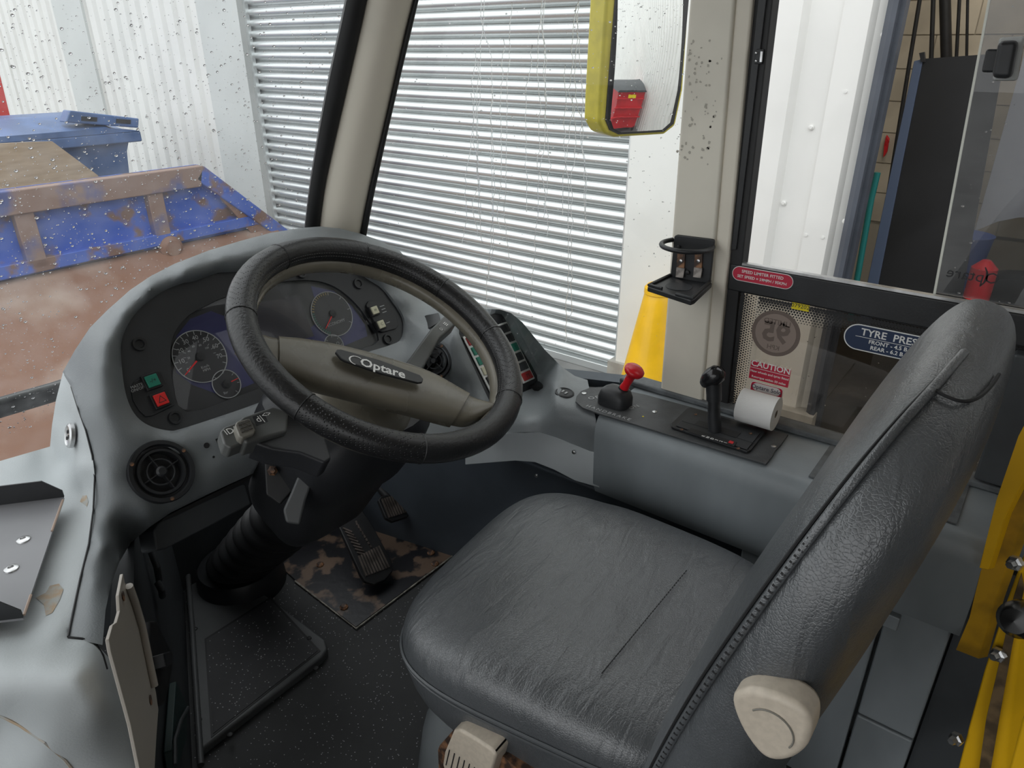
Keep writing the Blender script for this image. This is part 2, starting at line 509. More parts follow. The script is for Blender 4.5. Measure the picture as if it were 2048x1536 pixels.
# ---- B pillar
bp = bpy.data.objects.new('trim_2', None); COL.objects.link(bp); WL['trim_2'] = np.zeros(3)
struct(bp, 'cream upright post between quarter glass and driver window, stuck with glue marks', 'pillar')
XB = ('x', 1.135)
slab('post_cover', [un(x, y, XB) for x, y in [(1428, -640), (1378, 0), (1318, 800), (1402, 830), (1470, 0), (1524, -640)]], (.05, 0, 0), M['cream'], bp, bevel=.006)
slab('post_edge', [un(x, y, ('x', 1.14)) for x, y in [(1523, -640), (1470, 0), (1402, 830), (1427, 830), (1505, 0), (1564, -640)]], (.045, 0, 0), M['creamw'], bp, bevel=.004)
rng = random.Random(4)
V, F = [], []
for k in range(70):
    cx = rng.choice([1385, 1402, 1425, 1440]) + rng.gauss(0, 5); cy = rng.uniform(80, 330)
    cx -= (cy - 80) * .1
    c = un(cx, cy, ('x', 1.1346)); r = rng.uniform(.0012, .0032)
    b = len(V); n_ = rng.choice([5, 6, 7])
    V += [c + np.array([0, math.cos(2 * math.pi * i / n_) * r * rng.uniform(.5, 1.2), math.sin(2 * math.pi * i / n_) * r * rng.uniform(.5, 1.2)]) for i in range(n_)]
    F.append(tuple(range(b, b + n_)))
o = mk('glue_marks', V, F, mat('old glue', (.45, .42, .36), .7), bp); o['kind'] = 'stuff'

# ---- windscreen (window_1) and quarter glass (window_2)
w1 = bpy.data.objects.new('window_1', None); COL.objects.link(w1); WL['window_1'] = np.zeros(3)
struct(w1, 'large windscreen covered in rain drops in front of the dashboard', 'window')
def wsY(x, z): return 1.455 - .30 * (z - .5) - .10 * max(0, x - .35) ** 2 / .36
rows = []
for z in np.linspace(.36, 1.95, 12):
    rows.append([(x, wsY(x, z), z) for x in np.linspace(-1.12, 1.03, 24)])
n = 24
mk('pane', [p for r in rows for p in r], [(i * n + k, i * n + k + 1, (i + 1) * n + k + 1, (i + 1) * n + k) for i in range(11) for k in range(n - 1)], M['wetglass'], w1, smooth=180)
def drops(name, count, place, nrm_, rmin, rmax, par, seed):
    rg = random.Random(seed); V, F = [], []
    n_ = np.asarray(nrm_, float); u, v, a = frame_of(n_)
    for _ in range(count):
        c = place(rg)
        if c is None: continue
        r = rmin + (rmax - rmin) * rg.random() ** 4; e = rg.uniform(1, 1.7)
        b = len(V)
        for h, s in ((0, 1.0), (.45, .75)):
            for i in range(6):
                t = 2 * math.pi * i / 6
                V.append(c + u * math.cos(t) * r * s + v * math.sin(t) * r * s * e + a * h * r)
        V.append(c + a * .6 * r)
        for i in range(6):
            j = (i + 1) % 6
            F += [(b + i, b + j, b + 6 + j, b + 6 + i), (b + 6 + i, b + 6 + j, b + 12)]
        F.append(tuple(b + i for i in range(5, -1, -1)))
    o = mk(name, V, F, M['water'], par, smooth=180); o['kind'] = 'stuff'
    return o
def p_ws(rg):
    x = rg.uniform(.05, 1.02); z = rg.uniform(.55, 1.6)
    return np.array([x, wsY(x, z) + .001, z])
drops('rain_drops', 8500, p_ws, (0, 1, .3), .0005, .0024, w1, 1)

w2 = bpy.data.objects.new('window_2', None); COL.objects.link(w2); WL['window_2'] = np.zeros(3)
struct(w2, 'quarter glass between the pillars streaked with running rain', 'window')
QA, QB = np.array([1.17, .46, 0.]), np.array([1.045, 1.21, 0.])   # foot line of the quarter glass
qd = nrm(QB - QA); qn = np.array([qd[1], -qd[0], 0]) * 1.0
if qn[0] < 0: qn = -qn
def qpt(s, z, off=0.0):
    return QA + (QB - QA) * s + np.array([0, 0, z]) + qn * off
mk('pane', [qpt(0, .55), qpt(1.12, .55), qpt(.65, 1.95), qpt(0, 1.95)], [(0, 1, 2, 3)], M['glass'], w2)
PQ = (QA, qn)
def p_q(rg):
    x, y = rg.uniform(760, 1370), rg.uniform(-60, 700)
    if rg.random() < .6 and y > 330: return None
    return un(x, y, PQ) + qn * .001
drops('rain_drops', 1100, p_q, qn, .0005, .0018, w2, 2)
rg = random.Random(9); parts = []
for k in range(17):
    x = rg.choice([950, 975, 1005, 1030, 1060, 1095, 1130, 1150, 1160]) + rg.uniform(-9, 9)
    y = rg.uniform(-60, 200); y1 = rg.uniform(430, 700)
    pts = []
    while y < y1:
        pts.append(un(x, y, PQ) + qn * .0008); y += rg.uniform(8, 20); x += rg.gauss(-.1, 2.2)
    parts.append(tubev(pts, .0007, 5))
V, F = merge(parts)
o = mk('water_trickles', V, F, M['water'], w2, smooth=180); o['kind'] = 'stuff'
# lower sill of the quarter glass
slab('sill', [qpt(-.02, .555, .0), qpt(1.0, .47, .0), qpt(1.0, .50, .0), qpt(-.02, .585, .0)], qn * .03, M['rubber'], w2)

# ---- driver window (window_3)
w3 = bpy.data.objects.new('window_3', None); COL.objects.link(w3); WL['window_3'] = np.zeros(3)
struct(w3, 'black framed driver side window with sliding top pane', 'window')
XW = 1.15
def P(x, y, X_=XW): return un(x, y, ('x', X_))
zt = .872; zb = .826                       # transom
yl = P(1484, 530)[1]
# black post on the left, vertical frame
slab('frame_post', [P(1564, -640), P(1505, 0), P(1425, 840), P(1452, 840), P(1484, 530), P(1546, 0), P(1622, -640)], (.03, 0, 0), M['rubber'], w3, bevel=.003)
slab('channel', [P(1526, -100, 1.146), P(1516, 0, 1.146), P(1462, 500, 1.146), P(1472, 500, 1.146), P(1532, 0, 1.146), P(1542, -100, 1.146)], (.006, 0, 0), M['blackp'], w3, bevel=.001)
box('transom', (1.148, -.6, zb), (1.175, yl + .02, zt), M['blackp'], w3, bevel=.003)
box('transom_lip', (1.149, -.6, zt), (1.16, yl, zt + .004), M['steel'], w3)
# lower fixed pane and its black border
yp = P(1480, 588)[1]; zp = P(1480, 588)[2]
box('fixed_pane', (1.158, -.6, .56), (1.161, yl + .02, zb), M['tintglass'], w3)
slab('border', [(1.156, yl + .04, .56), (1.156, yl + .04, zb), (1.156, yp + .004, zb), (1.156, yp + .004, .56)], (.006, 0, 0), M['rubber'], w3)
box('top_border', (1.156, -.6, zp + .001), (1.162, yp + .006, zb), M['rubber'], w3)
V, F = [], []
pit = .0047
def disc(y, z, r, x=1.1552):
    b = len(V)
    V.extend([(x, y + r * math.cos(math.pi * i / 4), z + r * math.sin(math.pi * i / 4)) for i in range(8)]); F.append(tuple(range(b, b + 8)))
for i in range(8):
    r = .00265 - i * .00024
    for k in range(60):                    # left column
        z = zp - .001 - k * pit - (i % 2) * pit / 2
        if z > .57: disc(yp - .002 - i * pit * .87, z, r)
    for k in range(170):                   # top row
        y = yp - k * pit - (i % 2) * pit / 2
        if y > -.4 and y < yp - .002 - 8 * pit * .87 + pit * .4: disc(y, zp - .002 - i * pit * .87, r)
o = mk('frit_dots', V, F, M['rubber'], w3); o['kind'] = 'stuff'
# upper panes: front one slid open leaves the gap, rear pane with a catch
ys = P(1868, 585)[1]
sp = slab('sliding_pane', [P(1868, 585, 1.162), P(2097, -640, 1.162), (1.162, -.9, P(2097, -640, 1.162)[2]), (1.162, -.9, zt)], (.004, 0, 0), M['slideglass'], w3)
slab('pane_edge', [P(1866, 588, 1.161), P(2095, -640, 1.161), P(2100, -640, 1.161), P(1871, 588, 1.161)], (.005, 0, 0), mat('glass edge', (.75, .76, .68), .3), w3)
slab('catch_base', [P(1962, 145, 1.150), P(1972, 98, 1.150), P(2002, 98, 1.150), P(1995, 145, 1.150)], (.012, 0, 0), M['blackp'], w3, bevel=.003)
slab('catch_plate', [P(1984, 162, 1.154), P(1998, 75, 1.154), P(2050, 72, 1.154), P(2034, 162, 1.154)], (.007, 0, 0), mat('frosted backing', (.45, .46, .45), .5), w3, bevel=.004)
slab('catch_grip', [P(1982, 156, 1.130), P(1996, 82, 1.130), P(2036, 80, 1.130), P(2021, 158, 1.130)], (.024, 0, 0), M['blackp'], w3, bevel=.006, seg=3)
text('etched_mark', 'Optare', P(1945, 552, 1.1605), (0, 1, 0), (0, 0, 1), .022, M['blackp'], w3)
text('wet_mark', '(', P(1972, 552, 1.1605), (0, 1, 0), (0, 0, 1), .03, M['blackp'], w3)
slab('window_latch', [P(1508, 128, 1.143), P(1512, 98, 1.143), P(1526, 98, 1.143), P(1522, 128, 1.143)], (.004, 0, 0), M['blackp'], w3, bevel=.001)
for dy in (106, 122): lathe('screw', [(.0018, 0), (.0018, .0012), (.001, .0018)], P(1512.5, dy, 1.1425), (-1, 0, 0), M['steel'], w3, n=10)
slab('latch_tongue', [P(1519, 124, 1.141), P(1521, 103, 1.141), P(1525, 103, 1.141), P(1523, 124, 1.141)], (.003, 0, 0), M['steel'], w3)
rg3 = random.Random(3)
drops('rain_drops', 260, lambda r: np.array([1.1672, r.uniform(-.15, ys), r.uniform(zt, 1.4)]), (1, 0, 0), .0005, .0017, w3, 6)
drops('rain_specks', 170, lambda r: np.array([1.1618, r.uniform(-.05, .33), r.uniform(.6, .8)]), (1, 0, 0), .0004, .0012, w3, 7)

# ------------------------------------------------------------------ outside
BX = 3.65; GZ = -.7
M['ground'] = mat('wet asphalt', (.20, .20, .195), .45, nz=3, na=.2, bump=60, bs=.3)
M['clad'] = mat('white coated steel cladding', (.80, .80, .77), .45, nz=2, na=.03)
M['clad2'] = mat('pale grey flashing', (.60, .625, .61), .45, nz=2, na=.03)
M['galv'] = mat('galvanised steel', (.72, .75, .75), .33, metal=.75, nz=4, na=.08, stretch=(1, .2, 3))
M['block'] = mat('painted blockwork', (.56, .50, .40), .8, nz=3, na=.1)
M['doorgrey'] = mat('blue grey door steel', (.075, .085, .105), .45, nz=5, na=.1)
struct(box('ground', (-40, -40, GZ - .05), (60, 60, GZ), M['ground']), 'wet grey yard surface outside the bus', 'ground')
bw = bpy.data.objects.new('wall_workshop', None); COL.objects.link(bw); WL['wall_workshop'] = np.zeros(3)
struct(bw, 'white profiled steel workshop wall beside the bus', 'wall')
# flashing beside the shutter: right column
def cpan(name, prof, z0, z1, mt, par):
    """vertical sheet whose plan profile is [(y, x)]"""
    V = [(x, y, z) for z in (z0, z1) for y, x in prof]; n = len(prof)
    return mk(name, V, [(i, i + 1, n + i + 1, n + i) for i in range(n - 1)], mt, par, solid=.004)
Z1 = 3.6
cpan('flashing_panel', [(1.96, BX + .16), (1.96, BX - .02), (1.50, BX - .02), (1.47, BX - .02)], GZ + .12, Z1, M['clad'], bw)
cpan('cladding_sheet', [(1.47, BX - .02), (1.145, BX - .02), (1.12, BX + .02), (.98, BX + .02)], GZ + .12, Z1, M['clad'], bw)
cpan('cladding_sheet', [(.979, BX + .012), (.862, BX + .012), (.84, BX + .04), (.76, BX + .07)], GZ + .12, Z1, M['clad'], bw)
box('plinth', (BX - .05, .75, GZ), (BX + .1, 2.0, GZ + .13), mat('concrete plinth', (.38, .37, .34), .8, nz=8, na=.15), bw)
for (y, z) in [(1.03, .86), (.905, 1.02), (.965, .36), (1.10, .50), (.885, .36), (.80, .45), (.795, 1.25), (1.05, 1.7), (.9, 1.8)]:
    lathe('fixing', [(.013, 0), (.013, .003), (.007, .004), (.007, .01)], (BX + .018, y, z), (-1, 0, 0), M['clad'], bw, n=10)
# left side: column flashing then cladding
cpan('flashing_panel', [(5.43, BX + .16), (5.43, BX - .03), (6.0, BX - .03), (6.02, BX)], GZ, Z1, M['clad2'], bw)
def corr(y0, y1, pitch=.20, d=.032):
    pr = []; y = y0
    while y < y1 - 1e-6:
        for a, b in ((0, 0), (.55, 0), (.68, d), (.88, d)):
            yy = y + a * pitch
            if yy < y1: pr.append((yy, BX + b))
        y += pitch
    pr.append((y1, BX)); return pr
cpan('cladding_sheet', corr(6.02, 8.0), GZ, Z1, M['clad'], bw)
cpan('flashing_panel', [(8.0, BX), (8.0, BX - .025), (8.62, BX - .025), (8.62, BX)], GZ, Z1, M['clad2'], bw)
cpan('cladding_sheet', corr(8.62, 10.2), GZ, Z1, M['clad'], bw)
cpan('cladding_sheet', corr(10.2, 14.2), GZ, Z1, M['clad'], bw)
cpan('cladding_sheet', corr(-9.5, -1.55, .16, .03), GZ, Z1, M['clad'], bw)
cpan('flashing_panel', [(-1.55, BX), (-1.55, BX - .03), (-1.2, BX - .03), (-1.2, BX + .15)], GZ, Z1, M['clad2'], bw)
box('parapet', (BX - .06, -9.5, 3.6), (BX + .3, 14.2, 4.0), M['clad2'], bw)

rs = thing('roller_shutter', (BX + .1, 3.7, GZ), 'closed galvanised roller shutter door of curved steel slats', 'shutter')
pitch = .0762
prof = [(0, .000), (.004, .012), (.012, .0), (.022, -.012), (.036, -.019), (.050, -.017), (.062, -.008), (.070, .004), (.0762, .010)]
V = [(BX + .06 + d, y, h) for y in (1.93, 5.46) for h, d in prof]; n = len(prof)
s0 = mk('slat', [(a, b, c + GZ + .05) for a, b, c in V], [(i, i + 1, n + i + 1, n + i) for i in range(n - 1)], M['galv'], rs, smooth=60)
for k in range(1, 44): copyof(s0, 'slat', (0, 0, pitch * k), rs)
box('bottom_bar', (BX + .03, 1.95, GZ), (BX + .09, 5.43, GZ + .05), M['galv'], rs, bevel=.004)
for y in (1.955, 5.40): box('guide_rail', (BX + .02, y, GZ), (BX + .05, y + .035, Z1 - .1), M['galv'], rs)
rb = thing('shutter_housing', (BX, 3.7, 2.66), 'grey box housing above the roller shutter door', 'housing')
box('cover', (BX - .12, 1.9, 2.68), (BX - .04, 5.5, 3.58), M['clad2'], rb, bevel=.02)

# doorway and workshop behind it
dr = bpy.data.objects.new('door_1', None); COL.objects.link(dr); WL['door_1'] = np.zeros(3)
struct(dr, 'grey steel door frame of the open workshop doorway', 'door')
cpan('frame_upright', [(.80, BX - .0), (.775, BX - .02), (.755, BX - .02), (.755, BX + .03), (.735, BX + .03), (.735, BX + .10)], GZ, 2.4, M['doorgrey'], dr)
cpan('frame_upright', [(-1.25, BX - .02), (-1.19, BX - .02), (-1.19, BX + .15)], GZ, 2.4, M['doorgrey'], dr)
box('frame_head', (BX - .02, -1.25, 2.4), (BX + .2, .8, 2.5), M['doorgrey'], dr)
box('over_door_panel', (BX, -1.25, 2.5), (BX + .1, .8, 3.6), M['clad'], dr)
ir = bpy.data.objects.new('wall_workshop_inside', None); COL.objects.link(ir); WL['wall_workshop_inside'] = np.zeros(3)
struct(ir, 'cream painted block wall inside the dim workshop', 'wall')
V, F = [], []
RX = 6.2
for r in range(18):
    for k in range(14):
        y0 = -2.6 + k * .45 + (r % 2) * .22; z0 = GZ + r * .22
        box('block', (RX, y0 + .004, z0 + .004), (RX + .1, y0 + .446, z0 + .216), M['block'], ir) if -2.6 < y0 < 3.2 and z0 > -.2 and z0 < 2.2 else None
box('mortar_backing', (RX + .01, -3, GZ), (RX + .15, 3.5, 3.4), mat('mortar', (.42, .38, .31), .9), ir)
struct(box('wall_workshop_north', (BX + .3, 3.4, GZ), (RX, 3.5, 3.4), M['block']), 'cream left side wall inside the workshop', 'wall')
struct(box('wall_workshop_south', (BX + .3, -3.1, GZ), (RX, -3.0, 3.4), M['block']), 'cream right side wall inside the workshop', 'wall')
struct(box('floor_workshop', (BX + .1, -3, GZ - .02), (RX, 3.4, GZ + .01), mat('oily concrete', (.06, .058, .055), .6, nz=3, na=.3)), 'grey concrete floor inside the workshop', 'floor')
struct(box('ceiling_workshop', (BX + .3, -3, 3.3), (RX, 3.4, 3.4), M['block']), 'dim ceiling inside the workshop', 'ceiling')
wlp = thing('added_workshop_light', (5.0, .4, 3.22), 'unseen fluorescent strip added to light the workshop wall', 'light')  # unseen fitting added to brighten the block wall inside
box('batten', (4.92, -.4, 3.24), (5.08, 1.2, 3.30), M['clad'], wlp, bevel=.01)
tube('added_tube', [(5.0, -.35, 3.22), (5.0, 1.15, 3.22)], .015, mat('lit tube', (1, .95, .85), .5, emit=3), wlp)
al = bpy.data.lights.new('added_workshop_lamp', 'AREA'); al.shape = 'RECTANGLE'; al.size = .12; al.size_y = 1.5; al.energy = 16; al.color = (1, .93, .82)
alo = bpy.data.objects.new('added_workshop_lamp', al); COL.objects.link(alo); alo.parent = wlp; alo.location = (0, 0, -.04)
# ---- things in the yard
M['skipblue'] = mat('scraped blue skip paint', (.05, .12, .50), .5, nz=5, col2=(.20, .115, .085), lo=.52, hi=.60, detail=8, bump=40, bs=.3)
M['skiprim'] = mat('rusty rim paint', (.27, .18, .145), .65, nz=4, col2=(.08, .10, .26), lo=.54, hi=.66, detail=8, bump=40, bs=.3)
M['skiprust'] = mat('rusted steel plate', (.235, .12, .075), .7, nz=2.2, col2=(.42, .33, .27), lo=.5, hi=.75, detail=8, bump=30, bs=.4)
M['binblue'] = mat('blue bin plastic', (.085, .15, .32), .4, nz=6, na=.15)
M['ply'] = mat('weathered plywood', (.33, .25, .165), .8, nz=5, col2=(.48, .38, .27), stretch=(1, 1, 6), lo=.3, hi=.7)
sk = thing('skip', (1.5, 4.9, GZ), 'battered blue waste skip with rusty rim in front of the windscreen', 'skip')
YS = 4.55
def sy(x, y, Y=YS): return un(x, y, ('y', Y))
R = [(-.6, .5), (2.6, .5), (3.08, .06), (3.42, -.25), (3.42, -.68), (-.6, -.68)]
slab('side_plate', [(x, YS + .05, z) for x, z in R], (0, .03, 0), M['skipblue'], sk)
slab('lower_plate', [(-.6, YS + .03, .02), (3.08, YS + .03, .02), (3.30, 3.55, -.68), (-.6, 3.55, -.68)], (0, .03, .0), M['skiprust'], sk)
slab('rim', [(-.6, YS - .02, .5), (2.6, YS - .02, .5), (2.56, YS - .02, .37), (-.6, YS - .02, .37)], (0, .09, 0), M['skiprim'], sk, bevel=.008)
slab('end_rim', [(2.6, YS - .02, .5), (3.42, YS - .02, -.25), (3.30, YS - .02, -.25), (2.53, YS - .02, .42)], (0, .09, 0), M['skipblue'], sk, bevel=.008)
for x in (.55, 1.45, 2.20): box('rib', (x, YS - .005, .06), (x + .10, YS + .06, .38), M['skiprim'], sk, bevel=.006)
slab('side_rail', [(-.6, YS - .005, .10), (3.0, YS - .005, .12), (3.04, YS - .005, .05), (-.6, YS - .005, .02)], (0, .06, 0), M['skipblue'], sk, bevel=.006)
lathe('lifting_lug', [(.075, 0), (.075, .035), (.05, .05), (.05, .06)], (2.28, YS + .02, .02), (0, -1, 0), M['skiprust'], sk, n=20)
slab('end_plate', [(2.58, YS, .5), (3.40, YS, -.25), (3.40, YS, -.68), (3.40, YS + .9, -.68), (3.40, YS + .9, -.35), (2.58, YS + .9, .12)], (-.03, 0, -.02), M['skiprust'], sk)
slab('far_plate', [(x, YS + .88, min(z, .12)) for x, z in R], (0, .03, 0), M['skiprust'], sk)
box('floor_plate', (-.6, YS, -.66), (3.4, YS + .9, -.62), M['skiprust'], sk)
box('rubbish_sheet', (-.55, YS + .1, .05), (2.5, YS + .85, .1), M['ply'], sk)

bn = thing('wheelie_bin', (2.3, 6.4, GZ), 'large blue wheeled rubbish bin with hinged lid behind the skip', 'bin')
loft('body', [[(1.62 - e, 6.05 - e, z), (2.84 + e, 6.05 - e, z), (2.84 + e, 6.9, z), (1.62 - e, 6.9, z)] for e, z in ((-.08, -.55), (0, .45), (.02, .52))], M['binblue'], bn, smooth=30)
box('collar', (1.5, 5.98, .52), (2.95, 6.95, .60), M['binblue'], bn, bevel=.012)
loft('lid', [[(1.5, y, .60), (1.7, y, z), (2.7, y, z), (2.95, y, .60)] for y, z in ((5.98, .64), (6.3, .72), (6.6, .73), (6.95, .68))], M['binblue'], bn, smooth=40)
slab('lid_hinge_bar', [(2.42, 6.0, .70), (2.95, 6.0, .62), (2.97, 6.0, .69), (2.47, 6.0, .78)], (0, .12, 0), M['binblue'], bn, bevel=.01)
for k in (0, 1): slab('hinge_slot', [(2.53 + .25 * k, 5.995, .705 - .035 * k), (2.64 + .25 * k, 5.995, .69 - .035 * k), (2.65 + .25 * k, 5.995, .72 - .035 * k), (2.54 + .25 * k, 5.995, .735 - .035 * k)], (0, .01, 0), M['rubber'], bn)
for x, y in ((1.75, 6.15), (2.7, 6.15), (1.75, 6.8), (2.7, 6.8)): lathe('wheel', [(.09, -.02), (.1, 0), (.09, .02)], (x, y, GZ + .1), (1, 0, 0), M['rubber'], bn, n=16)
tag(slab('plywood_sheet', [un(x, y, ('y', 5.50)) for x, y in [(-90, 292), (60, 284), (105, 283), (195, 350), (250, 420), (-90, 440)]], (0, .02, .0), M['ply']), 'weathered brown plywood sheet standing up in the skip', 'board')
rd = thing('red_hoarding', (1.7, 7.4, GZ), 'bright red board at the left edge beyond the blue bin', 'board')
slab('board', [un(x, y, ('y', 7.4)) for x, y in [(-120, 60), (-14, 100), (0, 150), (22, 240), (22, 300), (-120, 320)]], (0, .03, 0), mat('red board', (.62, .03, .02), .5), rd)
slab('leg', [un(x, y, ('y', 7.44)) for x, y in [(-60, 300), (-30, 300), (-30, 430), (-60, 430)]], (0, .03, 0), M['rusty'], rd)

cn = thing('yellow_cone', (3.40, 1.60, GZ), 'tall yellow plastic cone standing by the white column', 'cone')
lathe('cone_body', [(.205, .03), (.20, .06), (.190, .09), (.072, .735), (.066, .75), (.045, .755)], (3.40, 1.60, GZ), (0, 0, 1), M['yellow'], cn, n=32)
lathe('collar', [(.078, .70), (.082, .705), (.080, .735), (.07, .745)], (3.40, 1.60, GZ), (0, 0, 1), M['yellow'], cn, n=32)
box('base', (3.17, 1.37, GZ), (3.60, 1.83, GZ + .035), M['yellow'], cn, bevel=.012)

# ---- inside the workshop doorway
def wp(x, y, X_): return un(x, y, ('x', X_))
M['board'] = mat('matt black board', (.012, .012, .013), .6, nz=4, na=.2)
ld = thing('leaning_sheet', (4.3, .5, GZ), 'large black sheet panel leaning in the workshop doorway', 'panel')
slab('sheet', [wp(x, y, 4.3) for x, y in [(1840, 118), (2010, 106), (1905, 700), (1722, 700)]], (.02, 0, 0), M['board'], ld)
slab('edge_strip', [wp(x, y, 4.29) for x, y in [(1828, 122), (1846, 118), (1730, 700), (1706, 700)]], (.035, 0, 0), mat('blue grey strip', (.09, .12, .19), .4), ld, bevel=.003)
slab('top_bracket', [wp(x, y, 4.28) for x, y in [(1838, 106), (1848, 104), (1850, 124), (1842, 124)]], (.03, 0, 0), M['rubber'], ld)
poles = [((1846, -40), (1815, 150)), ((1868, -40), (1862, 130)), ((1889, -40), (1893, 130)), ((1921, -40), (1912, 130)), ((1936, -40), (1933, 130))]
lbls = ['first and slanting', 'second', 'third and thickest', 'fourth', 'fifth']
for k, (a, b) in enumerate(poles):
    A, B = wp(*a, 5.62 + .11 * k), wp(*b, 5.62 + .11 * k); B2 = B + (B - A) / (A[2] - B[2]) * (B[2] - GZ)
    A2 = A + (A - B) / (A[2] - B[2]) * .6
    V, F = tubev([B2, A2], [.013, .014, .034, .011, .009][k], 10)
    o = mk('black_pole', V, F, M['rubber'], smooth=50)
    tag(o, lbls[k] + ' black pole from the door frame, behind the black panel', 'pole', 'black poles in the workshop')
o = tube('teal_pole', [wp(1755, 345, 4.15), wp(1742, 400, 4.15), wp(1700, 640, 4.15)], .016, mat('teal paint', (.01, .17, .16), .4)); tag(o, 'teal pole standing between door frame and black panel', 'pole')
o = slab('red_rag', [wp(x, y, 6.17) for x, y in [(1772, 272), (1778, 280), (1774, 305), (1766, 316), (1768, 290)]], (.02, 0, .01), M['red'], bevel=.003); tag(o, 'red cloth hanging on the cream block wall seen past the door frame', 'cloth')
vn = thing('parked_van', (5.3, .0, GZ), 'pale grey parked van with dark wheel seen through the sliding pane', 'van')
arch = [(1990 + 8, 700)]
cx, cy, ra = wp(2085, 420, 4.9)[1], -.30, .40
body = [(.36, 1.6), (.36, .25)]
for k in range(11):
    t = math.radians(20 + 14 * k); body.append((cx + ra * math.cos(t), cy + .25 + ra * math.sin(t)))
body += [(-1.6, -.2), (-1.6, 1.6)]
slab('body_side', [(4.9, y, z) for y, z in body], (.6, 0, 0), mat('van paint', (.62, .64, .70), .35), vn, bevel=.02)
lathe('tyre', [(.22, -.09), (.34, -.1), (.36, -.05), (.36, .05), (.34, .1), (.2, .1)], (4.98, cx, GZ + .36), (-1, 0, 0), M['rubber'], vn, n=32)
lathe('wheel_hub', [(.2, .06), (.16, .085), (.07, .09), (.06, .12)], (4.98, cx, GZ + .36), (-1, 0, 0), M['steel'], vn, n=24)
br = thing('yellow_brush', wp(1930, 560, 4.7), 'yellow handled brush in the doorway beside the van', 'brush')
tube('handle', [wp(1942, 438, 4.7), wp(1888, 498, 4.7)], .022, mat('wood yellow', (.55, .36, .06), .6), br)
tube('shaft', [wp(1942, 440, 4.72), wp(1935, 700, 4.72)], .012, M['yellow'], br)
bk = thing('blue_bucket', wp(1905, 640, 4.45), 'blue plastic bucket on the workshop floor behind the pane', 'bucket')
lathe('pail', [(.10, 0), (.13, .28), (.135, .29), (.12, .28)], wp(1905, 572, 4.5), (0, 0, 1), mat('bucket blue', (.02, .06, .25), .5), bk, n=24)
ct = thing('red_can', wp(1940, 640, 4.4), 'small red can next to the blue bucket', 'can')
lathe('can_body', [(.06, 0), (.06, .16), (.03, .19), (.02, .2)], wp(1952, 596, 4.25), (0, 0, 1), M['red'], ct, n=20)

# ---- door mirror outside
mir = thing('exterior_mirror', (1.5, .79, 1.03), 'yellow framed wet door mirror outside the quarter glass', 'mirror')
MC = np.array([1.5, .787, 1.156]); MN = nrm((-.33, -.94, -.06)); PM = (MC, MN)
def mp_(x, y, off=0.0): return un(x, y, (MC + MN * off, MN))
out = [(1215, -30), (1213, 0), (1200, 200), (1198, 245), (1210, 268), (1232, 275), (1330, 269), (1352, 252), (1367, 180), (1380, 0), (1382, -30)]
gas = [(1233, -30), (1231, 0), (1215, 200), (1212, 240), (1220, 260), (1238, 269), (1328, 264), (1348, 248), (1362, 180), (1378, 0), (1380, -30)]
gl_ = [(1237, -25), (1235, 0), (1220, 200), (1218, 238), (1225, 257), (1240, 264), (1322, 259), (1338, 245), (1350, 180), (1365, 0), (1366, -25)]
slab('housing', [mp_(x, y) for x, y in out], -MN * .055, M['mirroryel'], mir, bevel=.008)
slab('gasket', [mp_(x, y, .003) for x, y in gas], -MN * .01, M['rubber'], mir, bevel=.001)
# convex glass
gp = [np.array(p, float) for p in resample(gl_, 6)]
cc = np.mean([(x, y) for x, y in gl_], 0)
mu = nrm(np.cross(MN, (0, 0, 1))); mv = np.cross(mu, MN)
V = []; F = []; K = 8; n = len(gp)
for k in range(K):
    for p in gp:
        q = mp_(*(cc + (p - cc) * (k / (K - 1) if k else .001)), .004)
        d = q - MC
        a, b = d @ mu, d @ mv
        V.append(q + MN * (.012 - (a * a + b * b) / (2 * 1.2)))
V = [np.asarray(v) for v in V]
F = [(k * n + i, k * n + (i + 1) % n, (k + 1) * n + (i + 1) % n, (k + 1) * n + i) for k in range(K - 1) for i in range(n)]
M['mirror'] = mat('mirror glass', (.93, .94, .94), .015, metal=1)
mk('mirror_glass', V, F, M['mirror'], mir, smooth=180)
tube('arm', [mp_(1300, -15, -.03), mp_(1310, -200, -.03), np.array([1.35, .85, 1.75]), np.array([1.12, .95, 1.78])], .014, M['rubber'], mir)
rg5 = random.Random(5)
def p_m(r):
    x, y = r.uniform(1222, 1372), r.uniform(-20, 258) * (r.random() ** .3)
    return mp_(x, y, .011) if inpoly(np.array([x]), np.array([y]), gl_)[0] else None
drops('rain_drops', 240, p_m, MN, .0006, .0018, mir, 8)
# the red bin that shows in the mirror
M['binred'] = mat('red bin plastic', (.60, .02, .03), .45, nz=5, na=.1)
# ------------------------------------------------------------------ dashboard
FN = np.array([0, -math.cos(math.radians(30)), math.sin(math.radians(30))])
FV = np.array([0, math.sin(math.radians(30)), math.cos(math.radians(30))])
FU = np.array([1.0, 0, 0])
FO = un(535, 670, ('x', .66))
def F_(off): return (FO + FN * off, FN)
PO = un(918, 667, ('x', .98))
def P_(off): return (PO + FN * off, FN)
def ff(x, y, off=0.0): return un(x, y, F_(off))
def fp(x, y, off=0.0): return un(x, y, P_(off))

